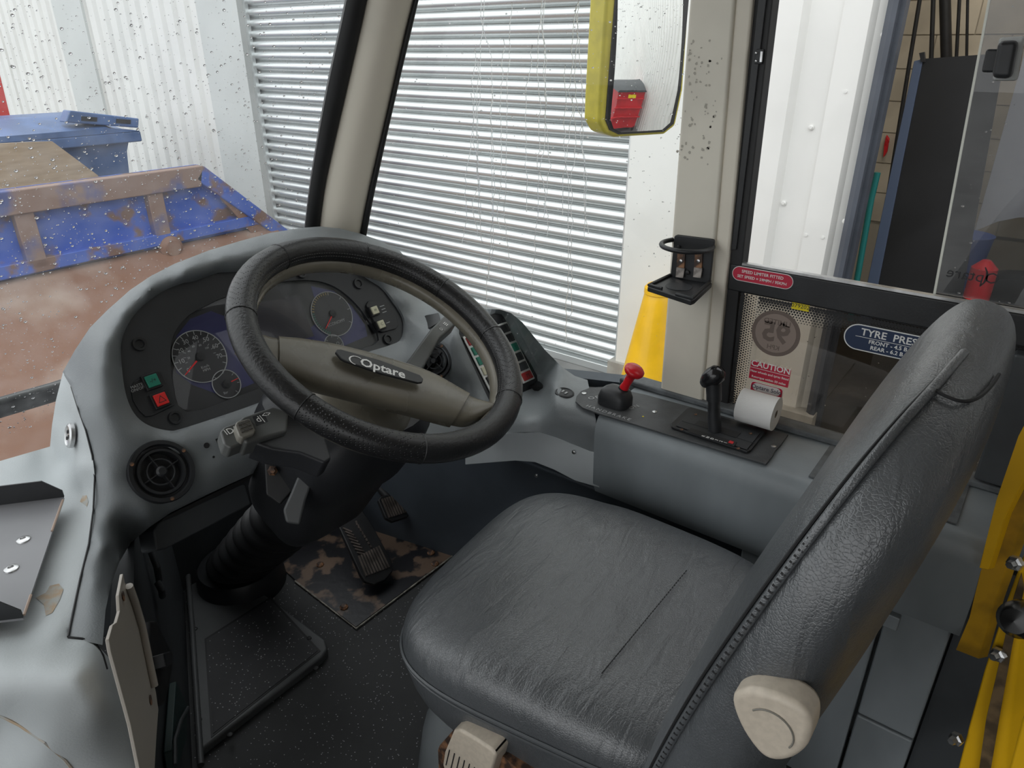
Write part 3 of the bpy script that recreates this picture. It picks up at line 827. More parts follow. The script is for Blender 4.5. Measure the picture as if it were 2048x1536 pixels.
dash = thing('dashboard', (.6, 1.0, .4), 'moulded grey dashboard wrapping around the steering wheel', 'dashboard')
fas = [(243, 724), (244, 679), (268, 631), (313, 590), (371, 563), (439, 543), (515, 534), (593, 527), (661, 524), (713, 536), (761, 570), (795, 611), (810, 645), (805, 676), (781, 690), (713, 712), (640, 748), (575, 782), (508, 809), (439, 833), (364, 857), (337, 861), (296, 850), (268, 826), (251, 785)]
fas_s = [tuple(p) for p in crom([np.array(p, float) for p in fas], 5, True)]
def ring_out(poly, d):
    c = np.mean(poly, 0); out = []
    n = len(poly)
    for i in range(n):
        a, b = np.array(poly[i - 1], float), np.array(poly[(i + 1) % n], float)
        t = nrm(b - a); nn = np.array([-t[1], t[0]])
        if nn @ (np.array(poly[i]) - c) < 0: nn = -nn
        out.append(tuple(np.array(poly[i]) + nn * d))
    return out
top = [(105, 850), (112, 800), (125, 745), (150, 700), (180, 655), (215, 620), (260, 580), (300, 553), (350, 527), (420, 500), (480, 482), (540, 466), (600, 456), (640, 453), (680, 457), (720, 467), (760, 481), (800, 502), (825, 532), (845, 568), (862, 600), (885, 620)]
right = [(930, 623), (975, 618), (1000, 619), (1022, 626), (1045, 645), (1090, 700), (1125, 735), (1150, 752), (1175, 760)]
seam = [(128, 742), (143, 775), (157, 820), (172, 862), (185, 913), (190, 957), (187, 1022), (178, 1090), (161, 1159), (148, 1220), (137, 1275)]
lower = [(1192, 840), (1189, 906), (1150, 890), (1113, 875), (1078, 864), (1010, 864), (950, 868), (850, 872), (700, 887), (600, 897), (523, 916), (506, 947), (410, 991), (342, 1025), (301, 1053), (262, 1085), (238, 1125), (222, 1170), (211, 1220), (205, 1290), (137, 1276)]
outline = top[2:] + right + lower + seam[::-1][1:-1]
ctrl = []
for p in fas[::1]: ctrl.append((*p, ff(*p, .0)))
for i, p in enumerate(ring_out(fas, 13)):
    up = min(1.0, max(0.0, (700 - .25 * (fas[i][0] - 243) - fas[i][1]) / 130.0)) * min(1.0, max(0.0, (830 - fas[i][0]) / 90.0))
    ctrl.append((*p, ff(*p, .010 + .018 * up * up * (3 - 2 * up))))
for p in top[6:19]: ctrl.append((*p, un(*p, ('y', 1.13))))
for p in [(300, 577), (400, 537), (480, 515), (560, 500), (640, 492), (700, 500), (750, 520)]: ctrl.append((*p, ff(*p, .030)))
for p, y in [((128, 742), 1.20), ((150, 700), 1.18), ((180, 655), 1.16), ((215, 620), 1.145)]: ctrl.append((*p, un(*p, ('y', y))))
for p in [(205, 735), (215, 680), (245, 630), (210, 800), (232, 850)]: ctrl.append((*p, ff(*p, .018)))
for p, o in [((157, 820), -.035), ((172, 862), -.02), ((185, 913), -.012), ((190, 957), -.008), ((187, 1022), -.008), ]: ctrl.append((*p, ff(*p, o)))
for p, o in [((225, 950), .012), ((225, 1030), .010)]: ctrl.append((*p, ff(*p, o)))
for p in [(178, 1090), (161, 1159), (148, 1220), (137, 1275)]: ctrl.append((*p, un(*p, ('z', .600))))
for p, z in [((212, 1090), .602), ((192, 1160), .602), ((176, 1220), .601), ((166, 1275), .600)]: ctrl.append((*p, un(*p, ('z', z))))
WA, WD = np.array([.344, 1.008, 0]), nrm((.476, .88, 0)); WNn = np.array([WD[1], -WD[0], 0])    # angled side wall of the footwell
def ww(x, y, off=0.0): return un(x, y, (WA + WNn * off, WNn))
for p in [(320, 895), (375, 930), (320, 1000), (265, 950), (420, 900), (480, 880), (440, 940)]: ctrl.append((*p, ff(*p, .006)))
for p, o in [((301, 1053), -.03), ((342, 1025), -.02), ((410, 991), -.02), ((506, 947), -.02), ((523, 916), -.005), ((600, 890), -.0), ((700, 880), -.0)]: ctrl.append((*p, ff(*p, o)))
for p in [(262, 1085), (238, 1125), (222, 1170), (211, 1220), (205, 1290)]: ctrl.append((*p, ww(*p, .0)))
for p in [(290, 1035), (350, 1002), (420, 965), (490, 925)]: ctrl.append((*p, ff(*p, .0)))
# right pod
pan = [(918, 667), (925, 652), (945, 644), (990, 626), (1003, 627), (1011, 636), (1046, 700), (1076, 755), (1076, 768), (1066, 776), (1003, 802), (984, 805), (978, 800), (950, 740)]
for p in pan: ctrl.append((*p, fp(*p)))
for p in ring_out(pan, 9): ctrl.append((*p, fp(*p, .004)))
for p, x in [((975, 618), 1.10), ((1000, 619), 1.10), ((1022, 626), 1.105), ((1045, 645), 1.11), ((1090, 700), 1.12), ((1125, 735), 1.125), ((1150, 752), 1.13), ((1175, 760), 1.13), ((930, 623), 1.08), ((885, 620), 1.05)]: ctrl.append((*p, un(*p, ('x', x))))
for p, y in [((825, 532), 1.13), ((845, 568), 1.12), ((862, 600), 1.10)]: ctrl.append((*p, un(*p, ('y', y))))
for p, o in [((840, 650), .02), ((825, 700), .03), ((850, 780), .03), ((905, 800), .06), ((870, 660), .05), ((900, 640), .06)]: ctrl.append((*p, ff(*p, o)))
for p in [(1130, 787), (1110, 800), (1150, 800), (1100, 770), (1150, 780)]: ctrl.append((*p, un(*p, ('z', .602))))
for p, x in [((1192, 840), .992), ((1150, 850), .985), ((1100, 845), .975), ((1050, 840), .965), ((1189, 906), .995), ((1113, 875), .98), ((1078, 864), .97), ((1010, 864), .95)]: ctrl.append((*p, un(*p, ('x', x))))
for p in [(950, 868), (850, 872)]: ctrl.append((*p, fp(*p, -.03)))
vent_c = (320, 945)
vent = [(320 + 46 * math.cos(t), 945 + 54 * math.sin(t)) for t in np.linspace(0, 2 * math.pi, 28, endpoint=False)]
v2c = (868, 722)
vent2 = [(868 + 37 * math.cos(t), 722 + 41 * math.sin(t)) for t in np.linspace(0, 2 * math.pi, 24, endpoint=False)]
shell, dashf = relief('shell', outline, [fas_s, [tuple(p) for p in crom([np.array(q, float) for q in pan], 2, True)], vent, vent2], ctrl, M['dash'], dash, step=8, skirt=.06, hskirt=.03, hdir=-FN)
def dpt(x, y, off=0.0):
    p = CAM + ray(x, y) * dashf(np.array([x]), np.array([y]))[0]
    return p - nrm(p - CAM) * off

# ---- left shelf moulding
shelf_o = [(-260, 985), (0, 922), (100, 893), (104, 850), (112, 800), (126, 744)] + seam[1:] + [(165, 1278), (195, 1290), (212, 1325), (228, 1380), (245, 1440), (262, 1500), (280, 1560), (-260, 1640)]
cs = []
for p in [(-200, 970), (0, 925), (60, 908), (0, 1000), (60, 1000), (-100, 1050), (20, 1120), (100, 1100), (-100, 1200), (60, 1200), (110, 1180), (140, 1080), (150, 1030)]: cs.append((*p, un(*p, ('z', .60))))
for p in seam[2:]: cs.append((*p, dpt(*p)))
for p, y in [((126, 744), 1.20), ((112, 800), 1.205), ((104, 850), 1.215), ((100, 890), 1.225)]: cs.append((*p, un(*p, ('y', y))))
for p, y in [((140, 830), 1.13), ((150, 880), 1.08), ((125, 860), 1.16), ((160, 930), 1.03)]: cs.append((*p, un(*p, ('y', y))))
for p, z in [((130, 925), .605), ((155, 985), .605), ((0, 1255), .60), ((60, 1265), .602), ((125, 1262), .604), ((0, 1320), .625), ((80, 1325), .63), ((150, 1320), .628), ((185, 1330), .62), ((0, 1400), .60), ((80, 1410), .60), ((150, 1420), .59), ((195, 1400), .59), ((0, 1460), .53), ((90, 1500), .53), ((-200, 1400), .6), ((-200, 1500), .54), ((0, 1560), .48), ((120, 1550), .48)]: cs.append((*p, un(*p, ('z', z))))
for p, z in [((212, 1325), .57), ((228, 1380), .54), ((245, 1440), .50), ((262, 1500), .46), ((280, 1560), .42)]: cs.append((*p, un(*p, ('z', z))))
shelf = thing('front_shelf', (.1, .9, .4), 'pale grey scuffed moulded shelf left of the dashboard', 'shelf')
o, shf = relief('shelf_moulding', shelf_o, [], cs, M['shelf'], shelf, step=10, skirt=.05, skirt_dir=nrm((.25, .35, -.9)))
def spt(x, y, off=0.0):
    p = CAM + ray(x, y) * shf(np.array([x]), np.array([y]))[0]
    return p + np.array([0, 0, off])
# scuffs, seam bead and the curved joint
def patch(name, pts, f, mt, par, off=.0006):
    return mk(name, [f(x, y, off) for x, y in pts], [tuple(range(len(pts)))], mt, par)
M['scuff'] = mat('bare fibreglass scuff', (.42, .32, .22), .8, nz=60, col2=(.40, .40, .38))
patch('scuff', [(100, 1172), (118, 1168), (127, 1180), (120, 1200), (105, 1226), (92, 1232), (88, 1210), (72, 1196), (92, 1186)], spt, M['scuff'], shelf)
patch('scuff', [(165, 992), (173, 991), (177, 1004), (174, 1014), (166, 1008), (160, 1004)], spt, M['scuff'], shelf)
tube('seam_line', [spt(x, y, .0015) for x, y in seam[1:]], .0013, M['rubber'], shelf, n=6)
tube('joint_line', [spt(x, y, .001) for x, y in [(-60, 1412), (0, 1432), (40, 1452), (90, 1486), (130, 1520), (150, 1545)]], .0018, M['scuff'], shelf, n=6)
tube('step_line', [spt(x, y, .001) for x, y in [(137, 1276), (165, 1279), (192, 1290), (206, 1312), (214, 1340)]], .0015, M['rubber'], shelf, n=6)
# round four-hole socket on the pod's side
_a, _b = spt(159, 871) - spt(139, 871), spt(149, 890) - spt(149, 852)
sn = nrm(np.cross(_a, _b)); sn = sn if sn @ (CAM - spt(149, 871)) > 0 else -sn
sc_ = spt(149, 871) + sn * .004
sk_ = lathe('socket', [(.019, 0), (.0185, .005), (.015, .007), (.013, .0055), (.0, .0055)], sc_ - sn * .001, sn, M['steel'], shelf, n=28)
for dx, dz in ((0, .006), (-.005, -.003), (.005, -.003)):
    su, sv, _ = frame_of(sn); lathe('hole', [(.0028, 0), (.0028, .0009)], sc_ + sn * .0047 + su * dx + sv * dz, sn, M['rubber'], shelf, n=12)

# ---- air vents
def airvent(cx, cy, f, nrml, R, lab):
    c = f(cx, cy) ; nrml = nrm(nrml); u, v, a = frame_of(nrml)
    base = lathe('air_vent', [(R * .55, -.028), (R * .98, -.025), (R * 1.03, .0), (R * 1.0, .004), (R * .88, .004), (R * .84, -.003), (R * .78, -.003), (R * .74, .001), (R * .66, .001), (R * .62, -.012)], c, nrml, M['blackp'], dash, n=40)
    base['label'] = lab
    lathe('vent_hub', [(R * .18, -.015), (R * .18, .0), (R * .12, .003)], c, nrml, M['blackp'], base, n=20)
    tube('vent_ring', [c + (u * math.cos(t) + v * math.sin(t)) * R * .42 - a * .004 for t in np.linspace(0, 2 * math.pi, 24, endpoint=False)], .0014, M['fascia'], base, n=6, closed=True)
    for k in range(4):
        t = k * math.pi / 2 + .2; d = u * math.cos(t) + v * math.sin(t)
        obox('vent_blade', c + d * R * .4 - a * .007, (R * .5, .0015, .012), M['blackp'], base, [d, np.cross(a, d), a])
    for k in range(3):
        t = k * 2.09 + .9; lathe('screw', [(.003, 0), (.003, .001), (.0015, .0015)], c + (u * math.cos(t) + v * math.sin(t)) * R * .93 + a * .004, nrml, M['rusty'], base, n=10)
def dnorm(x, y, h=40):
    a, b = dpt(x + h, y) - dpt(x - h, y), dpt(x, y + h) - dpt(x, y - h)
    n_ = nrm(np.cross(a, b)); return n_ if n_ @ (CAM - dpt(x, y)) > 0 else -n_
def vpt(x, y): return np.mean([dpt(x + dx, y + dy) for dx, dy in ((-44, 0), (44, 0), (0, -48), (0, 48))], 0) + dnorm(x, y) * .008
airvent(320, 945, vpt, dnorm(320, 945), .0465, 'round black air vent below the gauges')
airvent(870, 722, vpt, dnorm(870, 722), .037, 'round black air vent beside the switch panel')
# small items on the lower panel
lathe('screw_hole', [(.0045, 0), (.0045, .0008)], dpt(413, 891, .0005), FN, M['rubber'], dash, n=14)
lathe('screw_hole', [(.0018, 0), (.0018, .0008)], dpt(427, 914, .0005), FN, M['rubber'], dash, n=10)
wl0 = slab('warning_lamp', [dpt(x, y, .003) for x, y in [(432, 878), (452, 870), (462, 888), (442, 898)]], -FN * .004, M['rubber'], dash)
slab('lamp_lens', [dpt(x, y, .006) for x, y in [(437, 880), (451, 875), (456, 886), (444, 893)]], -FN * .003, M['green'], wl0)
us = lathe('usb_socket', [(.0185, -.004), (.0185, .0025), (.016, .004), (.0145, .0025), (0, .0025)], dpt(1129, 787, .001), (0, -.12, 1), M['blackp'], dash, n=28)
for dx in (-.0045, .0045): obox('usb_slot', dpt(1129, 787, .001) + np.array([dx * .3, dx, .0032]), (.008, .0035, .001), M['greyprint'], us)

# ---- switch panel
sw = thing('switch_panel', fp(985, 720), 'black dashboard panel of red, green and cream rocker switches', 'switch panel')
slab('panel_plate', [fp(*p, -.004) for p in crom([np.array(q, float) for q in pan], 2, True)], -FN * .012, M['blackp'], sw)
c0, c5, r5 = fp(943, 681, -.003), fp(992, 779, -.003), fp(1052, 752, -.003)
dv = (c5 - c0) / 5; du = (r5 - c5) / 2
du = du - nrm(dv) * (du @ nrm(dv)) * .0
eu, ev = nrm(du), nrm(-dv); en = nrm(np.cross(eu, ev))
if en @ FN < 0: en = -en
kinds = [['redsw', 'green', 'green', 'creamsw', 'blackp', 'green'], ['blackp', 'green', 'green', 'green', 'blackp', 'green'], ['blackp', 'blackp', 'green', 'blackp', 'darkgrey', 'redsw']]
pict = {(0, 0): '#', (0, 1): '=O', (0, 2): 'F', (0, 3): 'W', (0, 5): 'Y', (1, 1): 'X', (1, 2): 'IX', (2, 5): 'M'}
for c in range(3):
    cm = c0 + du * c + dv * 2.5
    obox('switch_surround', cm + en * .0012, (np.linalg.norm(du) * .80, np.linalg.norm(dv) * 6.15, .003), M['white'], sw, [eu, ev, en], bevel=.0012)
    for r in range(6):
        p = c0 + du * c + dv * r
        b = obox('rocker_switch', p + en * .003, (np.linalg.norm(du) * .60, np.linalg.norm(dv) * .80, .005), M[kinds[c][r]], sw, [eu, ev, en], bevel=.0012)
        if (c, r) in pict: text('switch_symbol', pict[(c, r)], p + en * .0058, eu, ev, .012, M['blackp'], b)

# ---- instrument cluster
ic = thing('instrument_cluster', ff(535, 690, -.02), 'black instrument cluster with speedometer behind the steering wheel', 'instruments')
lens = [(345, 713), (350, 672), (378, 635), (422, 611), (446, 600), (518, 577), (576, 566), (627, 565), (668, 577), (706, 607), (733, 642), (754, 679), (713, 697), (627, 734), (542, 764), (484, 785), (374, 820), (350, 768)]
lens_s = [tuple(p) for p in crom([np.array(p, float) for p in lens], 3, True)]
# fascia plate with a lens opening: band between the two loops
def band(name, outer, inner, fo, fi, mt, par):
    A = [np.asarray(fo(*p)) for p in outer]; n_ = len(A)
    B = []
    ci = np.mean(inner, 0)
    I = np.array(inner)
    for p in outer:
        d = nrm(np.array(p) - ci)
        best = max(range(len(I)), key=lambda k: nrm(I[k] - ci) @ d); B.append(np.asarray(fi(*I[best])))
    rows = [A] + [[a + (b - a) * t for a, b in zip(A, B)] for t in (.35, .7)] + [B, [b - FN * .012 for b in B]]
    return loft(name, rows, mt, par, closed=True, caps=False, smooth=40)
band('fascia', ring_out(fas_s, 2), ring_out(lens_s, 4), lambda x, y: ff(x, y, -.006), lambda x, y: ff(x, y, -.010), M['fascia'], ic)
slab('dial_board', [ff(*p, -.019) for p in ring_out(lens_s, 8)], -FN * .004, M['dial'], ic)
def flat(name, pts, off, mt, par): return mk(name, [ff(*p, off) for p in pts], [tuple(range(len(pts)))], mt, par)
bl = flat('blue_field', [(349, 700), (353, 672), (380, 638), (422, 622), (470, 640), (500, 690), (580, 690), (640, 640), (622, 572), (668, 582), (704, 612), (730, 650), (735, 672), (640, 712), (560, 745), (480, 778), (440, 790), (385, 770), (352, 745)], -.0186, M['blue'], ic)
slab('display_screen', [ff(*p, -.0180) for p in [(487, 612), (596, 590), (628, 672), (530, 700)]], -FN * .0004, M['lcd'], ic)
def gauge(name, cx, cy, r, lab, full=True):
    c = ff(cx, cy, -.0170)
    g = lathe(name, [(r, -.001), (r, .0004), (0, .0004)], c, FN, M['dial'], ic, n=48)
    g['label'] = lab
    rg_ = [c + FN * .0008 + (FU * math.cos(t) + FV * math.sin(t)) * r for t in np.linspace(0, 2 * math.pi, 64, endpoint=False)]
    tube('dial_ring', rg_, .0008, M['greyprint'], g, n=6, closed=True)
    return c, g
def hand(c, ang, r0, r1, w, g):
    d = FU * math.cos(ang) + FV * math.sin(ang); p = np.cross(FN, d)
    slab('needle', [c + FN * .004 + d * r0 + p * w, c + FN * .004 + d * r0 - p * w, c + FN * .004 + d * r1 - p * w * .5, c + FN * .004 + d * r1 + p * w * .5], FN * .001, M['needle'], g)
    lathe('needle_hub', [(.0075, .001), (.007, .005), (.0, .0055)], c, FN, M['blackp'], g, n=20)
def ticks(c, r0, r1, a0, a1, n_, w, g, mt=None, nm='scale_marks'):
    parts = []
    for k in range(n_):
        a = a0 + (a1 - a0) * k / (n_ - 1); d = FU * math.cos(a) + FV * math.sin(a); p = np.cross(FN, d)
        parts.append(([c + FN * .0009 + d * r0 + p * w, c + FN * .0009 + d * r0 - p * w, c + FN * .0009 + d * r1 - p * w, c + FN * .0009 + d * r1 + p * w], [(0, 1, 2, 3)]))
    V, F = merge(parts); return mk(nm, V, F, mt or M['greyprint'], g)
rs_ = np.linalg.norm(ff(347, 722) - ff(453, 702)) / 2
c, g = gauge('speedometer', 400, 713, rs_, 'round white-ringed speedometer reading zero')
A0, A1 = math.radians(209), math.radians(-34)
ticks(c, rs_ * .84, rs_ * .98, A0, A1, 16, .0005, g)
ticks(c, rs_ * .52, rs_ * .62, math.radians(205), math.radians(-5), 12, .0003, g)
parts = []
for k in range(8):
    a = A0 + (A1 - A0) * k / 7.5; d = FU * math.cos(a) + FV * math.sin(a)
    parts.append(textv(str(k * 10), c + FN * .001 + d * rs_ * .72, FU, FV, .0105))
for k in range(1, 6):
    a = math.radians(205) + (math.radians(-5) - math.radians(205)) * k / 6; d = FU * math.cos(a) + FV * math.sin(a)
    parts.append(textv(str(k * 20), c + FN * .001 + d * rs_ * .43, FU, FV, .0048))
parts += [textv('Km/h', c + FN * .001 - FV * rs_ * .42, FU, FV, .0065), textv('MPH', c + FN * .001 - FV * rs_ * .55, FU, FV, .0065)]
V, F = merge(parts); mk('numerals', V, F, M['greyprint'], g)
hand(c, A0, .012, rs_ * .97, .0013, g)
re_ = np.linalg.norm(ff(622, 633) - ff(705, 640)) / 2
c, g = gauge('economy_gauge', 664, 628, re_, 'round economy gauge with green and yellow scale')
ticks(c, re_ * .86, re_ * .96, math.radians(235), math.radians(165), 12, .0007, g, M['green'], 'green_marks')
ticks(c, re_ * .86, re_ * .96, math.radians(158), math.radians(75), 12, .0007, g, mat('amber print', (.4, .3, .08), .5), 'amber_marks')
ticks(c, re_ * .84, re_ * .98, math.radians(75), math.radians(-40), 4, .0004, g)
text('numerals', 'ECONOMY', c + FN * .001 - FV * re_ * .42, FU, FV, .0085, M['greyprint'], g)
hand(c, math.radians(217), .008, re_ * .85, .001, g)
r2 = .027
c, g = gauge('air_gauge', 453, 768, .024, 'small air pressure gauge below the speedometer')
ticks(c, .018, .0225, math.radians(130), math.radians(-60), 5, .0004, g); hand(c, math.radians(5), .006, .021, .0009, g)
text('numerals', 'Bar', c + FN * .001 - FU * .008 - FV * .013, FU, FV, .006, M['greyprint'], g)
c, g = gauge('fuel_gauge', 668, 690, .020, 'small gauge below the economy gauge')
ticks(c, .015, .0185, math.radians(130), math.radians(-60), 5, .0004, g)
text('numerals', 'O', c + FN * .001 + FU * .009, FU, FV, .009, M['greyprint'], g)
mk('lens', [ff(*p, -.0125) for p in ring_out(lens_s, 3)], [tuple(range(len(lens_s)))], M['lens'], ic)
# switch inserts on the fascia
lp = [(262, 776), (268, 763), (315, 742), (322, 744), (350, 802), (350, 810), (305, 832), (292, 833), (278, 820), (266, 800)]
li = slab('left_insert', [ff(*p, -.004) for p in lp], -FN * .006, M['blackp'], ic, bevel=.001)
def button(x, y, w, mt, par, sym=None):
    c = ff(x, y, -.002)
    s = obox('button_frame', c, (w * 1.35, w * 1.35, .008), M['rubber'], par, [FU, FV, FN], bevel=.001)
    obox('button_cap', c + FN * .004, (w, w, .006), M[mt], par, [FU, FV, FN], bevel=.001)
    if sym: text('button_symbol', sym, c + FN * .0073, FU, FV, w * .5, M['rubber'], par)
button(303, 763, .0185, 'green', li, '-/+')
button(320, 800, .0185, 'hazard', li)
c = ff(320, 800, -.002) + FN * .0073
tri = []
for rr in (.0075, .0055):
    tri.append([c + FU * rr * math.sin(t) + FV * (rr * math.cos(t) - .001) for t in (0, 2.094, 4.189)])
mk('hazard_triangle', tri[0] + tri[1], [(0, 1, 4, 3), (1, 2, 5, 4), (2, 0, 3, 5)], M['rubber'], li)
V, F = merge([textv('MASTER', ff(276, 771, -.0036), FU, FV, .0062), textv('ON/OFF', ff(277, 778, -.0036), FU, FV, .0062)])
mk('insert_lettering', V, F, M['greyprint'], li)
rp = [(733, 610), (737, 602), (765, 599), (778, 606), (792, 630), (797, 650), (793, 657), (766, 664), (758, 662)]
ri = slab('right_insert', [ff(*p, -.004) for p in rp], -FN * .006, M['blackp'], ic, bevel=.001)
button(747, 622, .0155, 'creamsw', ri, 'H'); button(760, 650, .0155, 'creamsw', ri, 'C')
V, F = merge([boxv(ff(x, y, -.0036), (w__, .0014, .0003), [FU, FV, FN]) for w__, x, y in [(.012, 764, 612), (.010, 767, 618), (.011, 769, 624), (.010, 776, 645)]])
o = mk('faint_print', V, F, M['greyprint'], ri); o['kind'] = 'stuff'
for x, y in ((279, 688), (351, 835), (717, 567), (776, 678), (603, 545)):
    lathe('fascia_screw', [(.011, -.003), (.0105, .002), (.007, .002), (.006, -.001), (0, -.001)], ff(x, y, -.006), FN, M['blackp'], ic, n=18)
# ------------------------------------------------------------------ steering wheel
WC = np.array([.68, .76, .80]); WN = nrm((math.sin(.0968), -math.sin(.529), math.cos(.529)))
WU = nrm(np.array([1, 0, 0]) - WN * WN[0]); WV = np.cross(WN, WU)
def wx(x, y, off=0.0): return un(x, y, (WC + WN * off, WN))
def wring(R, off, n=96): return [WC + WN * off + (WU * math.cos(t) + WV * math.sin(t)) * R for t in np.linspace(0, 2 * math.pi, n, endpoint=False)]
lm = mat('perforated black leather', (.013, .013, .014), .36, nz=20, na=.2)
nt = lm.node_tree; N, L = nt.nodes, nt.links; p_ = N['Principled BSDF']
t_ = N.new('ShaderNodeTexCoord'); vo = N.new('ShaderNodeTexVoronoi'); vo.inputs['Scale'].default_value = 260; vo.inputs['Randomness'].default_value = .25
L.new(t_.outputs['Object'], vo.inputs['Vector'])
mr_ = N.new('ShaderNodeMapRange'); mr_.inputs['From Min'].default_value = .12; mr_.inputs['From Max'].default_value = .32; L.new(vo.outputs['Distance'], mr_.inputs[0])
b_ = N.new('ShaderNodeBump'); b_.inputs['Strength'].default_value = .55; b_.inputs['Distance'].default_value = .002; L.new(mr_.outputs[0], b_.inputs['Height']); L.new(b_.outputs[0], p_.inputs['Normal'])
M['perf'] = lm
M['smoothleather'] = mat('smooth black leather', (.012, .012, .013), .36, nz=20, na=.2, bump=240, bs=.35)
R0, RT0 = .2112, .0203
whl = thing('steering_wheel', WC - WN * .05, 'large two-spoke steering wheel in a black stitched leather cover', 'steering wheel')
tube('rim', wring(.2005, -.021), .0140, M['taupe'], whl, n=16, closed=True)
# cover in eight alternating panels
marks = [(462, 632), (583, 836), (843, 905), (1008, 795), (1022, 668), (903, 560), (722, 487), (545, 505)]
angs = sorted([math.atan2((wx(*q) - WC) @ WV, (wx(*q) - WC) @ WU) for q in marks])
for k, a in enumerate(angs):
    b = angs[(k + 1) % len(angs)]
    if b < a: b += 2 * math.pi
    n_ = max(6, int((b - a) / .07))
    pts = [WC + (WU * math.cos(t) + WV * math.sin(t)) * R0 for t in np.linspace(a, b, n_)]
    tube('cover_panel', pts, RT0, M['perf'] if k % 2 == 0 else M['smoothleather'], whl, n=20)
    d = WU * math.cos(a) + WV * math.sin(a); tg = np.cross(WN, d); c = WC + d * R0
    tube('cover_seam', [c + (d * math.cos(t) + WN * math.sin(t)) * RT0 for t in np.linspace(0, 2 * math.pi, 20, endpoint=False)], .0011, M['smoothleather'], whl, n=6, closed=True)
parts = []
ns = 260
for k in range(ns):
    t = 2 * math.pi * k / ns; d = WU * math.cos(t) + WV * math.sin(t); tg = np.cross(WN, d)
    for ph in (2.72, 2.98):
        q = WC + d * R0 + (d * math.cos(ph) + WN * math.sin(ph)) * RT0
        parts.append(boxv(q, (.0028, .001, .001), [tg, d, WN]))
V, F = merge(parts); o = mk('stitching', V, F, mat('grey thread', (.11, .11, .11), .7), whl); o['kind'] = 'stuff'
# spoke bar
topE = [(497, 652), (520, 668), (554, 677), (599, 681), (664, 691), (756, 714), (858, 747), (937, 791), (970, 803), (1000, 812)]
botE = [(470, 700), (512, 742), (554, 752), (619, 773), (690, 792), (760, 810), (830, 828), (905, 846), (935, 848), (970, 835)]
offs = [-.012, -.014, -.018, -.022, -.026, -.028, -.026, -.020, -.016, -.012]
def spoke(name, lo, hi, grow=0.0):
    T = crom([np.array([*a, o]) for a, o in zip(topE, offs)], 5); B = crom([np.array([*a, o - .012]) for a, o in zip(botE, offs)], 5)
    rows = []
    for i in range(lo * 5, hi * 5 + 1):
        A_, B_ = wx(T[i][0], T[i][1], T[i][2]), wx(B[i][0], B[i][1], B[i][2])
        d = A_ - B_; L_ = np.linalg.norm(d); d = d / L_
        r = []
        for k in range(20):
            t = 2 * math.pi * k / 20
            cx_ = math.copysign(abs(math.cos(t)) ** .7, math.cos(t)); sy_ = math.copysign(abs(math.sin(t)) ** .7, math.sin(t))
            h = .014 if sy_ > 0 else .022
            r.append((A_ + B_) / 2 + d * cx_ * (L_ / 2 + grow) + WN * sy_ * (h + grow))
        rows.append(r)
    return loft(name, rows, M['taupe'], whl, smooth=50)
spoke('spoke_end', 0, 2, -.003); spoke('spoke_pad', 2, 7); spoke('spoke_end', 7, 9, -.003)
# badge
bo = -.0105
bo0, bo1 = wx(672, 712, bo), wx(843, 763, bo - .001)
bu = nrm(bo1 - bo0); bn_ = WN; bv = np.cross(bn_, bu)
bdg = slab('badge', [wx(x, y, bo) for x, y in [(669, 708), (672, 702), (680, 702), (760, 724), (838, 753), (845, 761), (843, 768), (834, 769), (760, 750), (690, 726), (680, 721)]], WN * .004, M['blackp'], whl, bevel=.0015)
bc = wx(766, 737, bo + .0045)
V, F = merge([textv('Optare', bc, bu, bv, .0235, bold=.0005), *[( [bc - bu * .040 + (bu * math.cos(t) * rx + bv * math.sin(t) * ry) for t in np.linspace(.9, 4.6, 14) for rx, ry in ((.0115, .0095), (.0092, .0083))], [(2 * i, 2 * i + 1, 2 * i + 3, 2 * i + 2) for i in range(13)])]])
mk('badge_lettering', V, F, M['white'], bdg)
# ------------------------------------------------------------------ steering column
col = thing('steering_column', (.60, 1.2, 0), 'steering column with taupe shroud and black lower cowl down to the floor', 'steering column')
lathe('upper_shroud', [(.040, -.085), (.068, -.092), (.088, -.115), (.098, -.145), (.097, -.165)], WC, WN, M['taupe'], col, n=32)
def sect(off, hx, hy, p=4, sh=(0, 0), n=28):
    out = []
    for k in range(n):
        t = 2 * math.pi * k / n
        cx_ = math.copysign(abs(math.cos(t)) ** (2 / p), math.cos(t)); sy_ = math.copysign(abs(math.sin(t)) ** (2 / p), math.sin(t))
        out.append(WC + WN * off + WU * (cx_ * hx + sh[0]) + WV * (sy_ * hy + sh[1]))
    return out
M['cowl'] = mat('black cowl plastic', (.022, .023, .026), .45, nz=8, na=.15, bump=250, bs=.1)
loft('lower_cowl', [sect(-.13, .10, .09), sect(-.16, .135, .10), sect(-.20, .135, .105), sect(-.27, .12, .10), sect(-.30, .105, .09), sect(-.40, .095, .085), sect(-.43, .085, .075)], M['cowl'], col, smooth=35)
# gaiter leans to the floor
rows = []
gc0 = WC - WN * .40; gc1 = un(478, 1128, ('z', .06))
u2, v2_, _ = frame_of((0, 0, 1))
K = 60
for i in range(K + 1):
    t = i / K; c = gc0 + (gc1 - gc0) * t
    r = .062 + .018 * t + (.006 * math.sin(t * 2 * math.pi * 9))
    ax = nrm(WN * (1 - t) + np.array([0, 0, 1]) * t); a1 = nrm(np.cross(ax, (0, 1, 0))); a2 = np.cross(ax, a1)
    rows.append([c + (a1 * math.cos(q) + a2 * math.sin(q) * 1.0) * r for q in np.linspace(0, 2 * math.pi, 28, endpoint=False)])
loft('gaiter', rows, M['rubber'], col, smooth=60)
lathe('gaiter_flange', [(.104, -.06), (.100, -.008), (.094, .003), (.080, .005)], gc1, (0, 0, 1), M['blackp'], col, n=40)
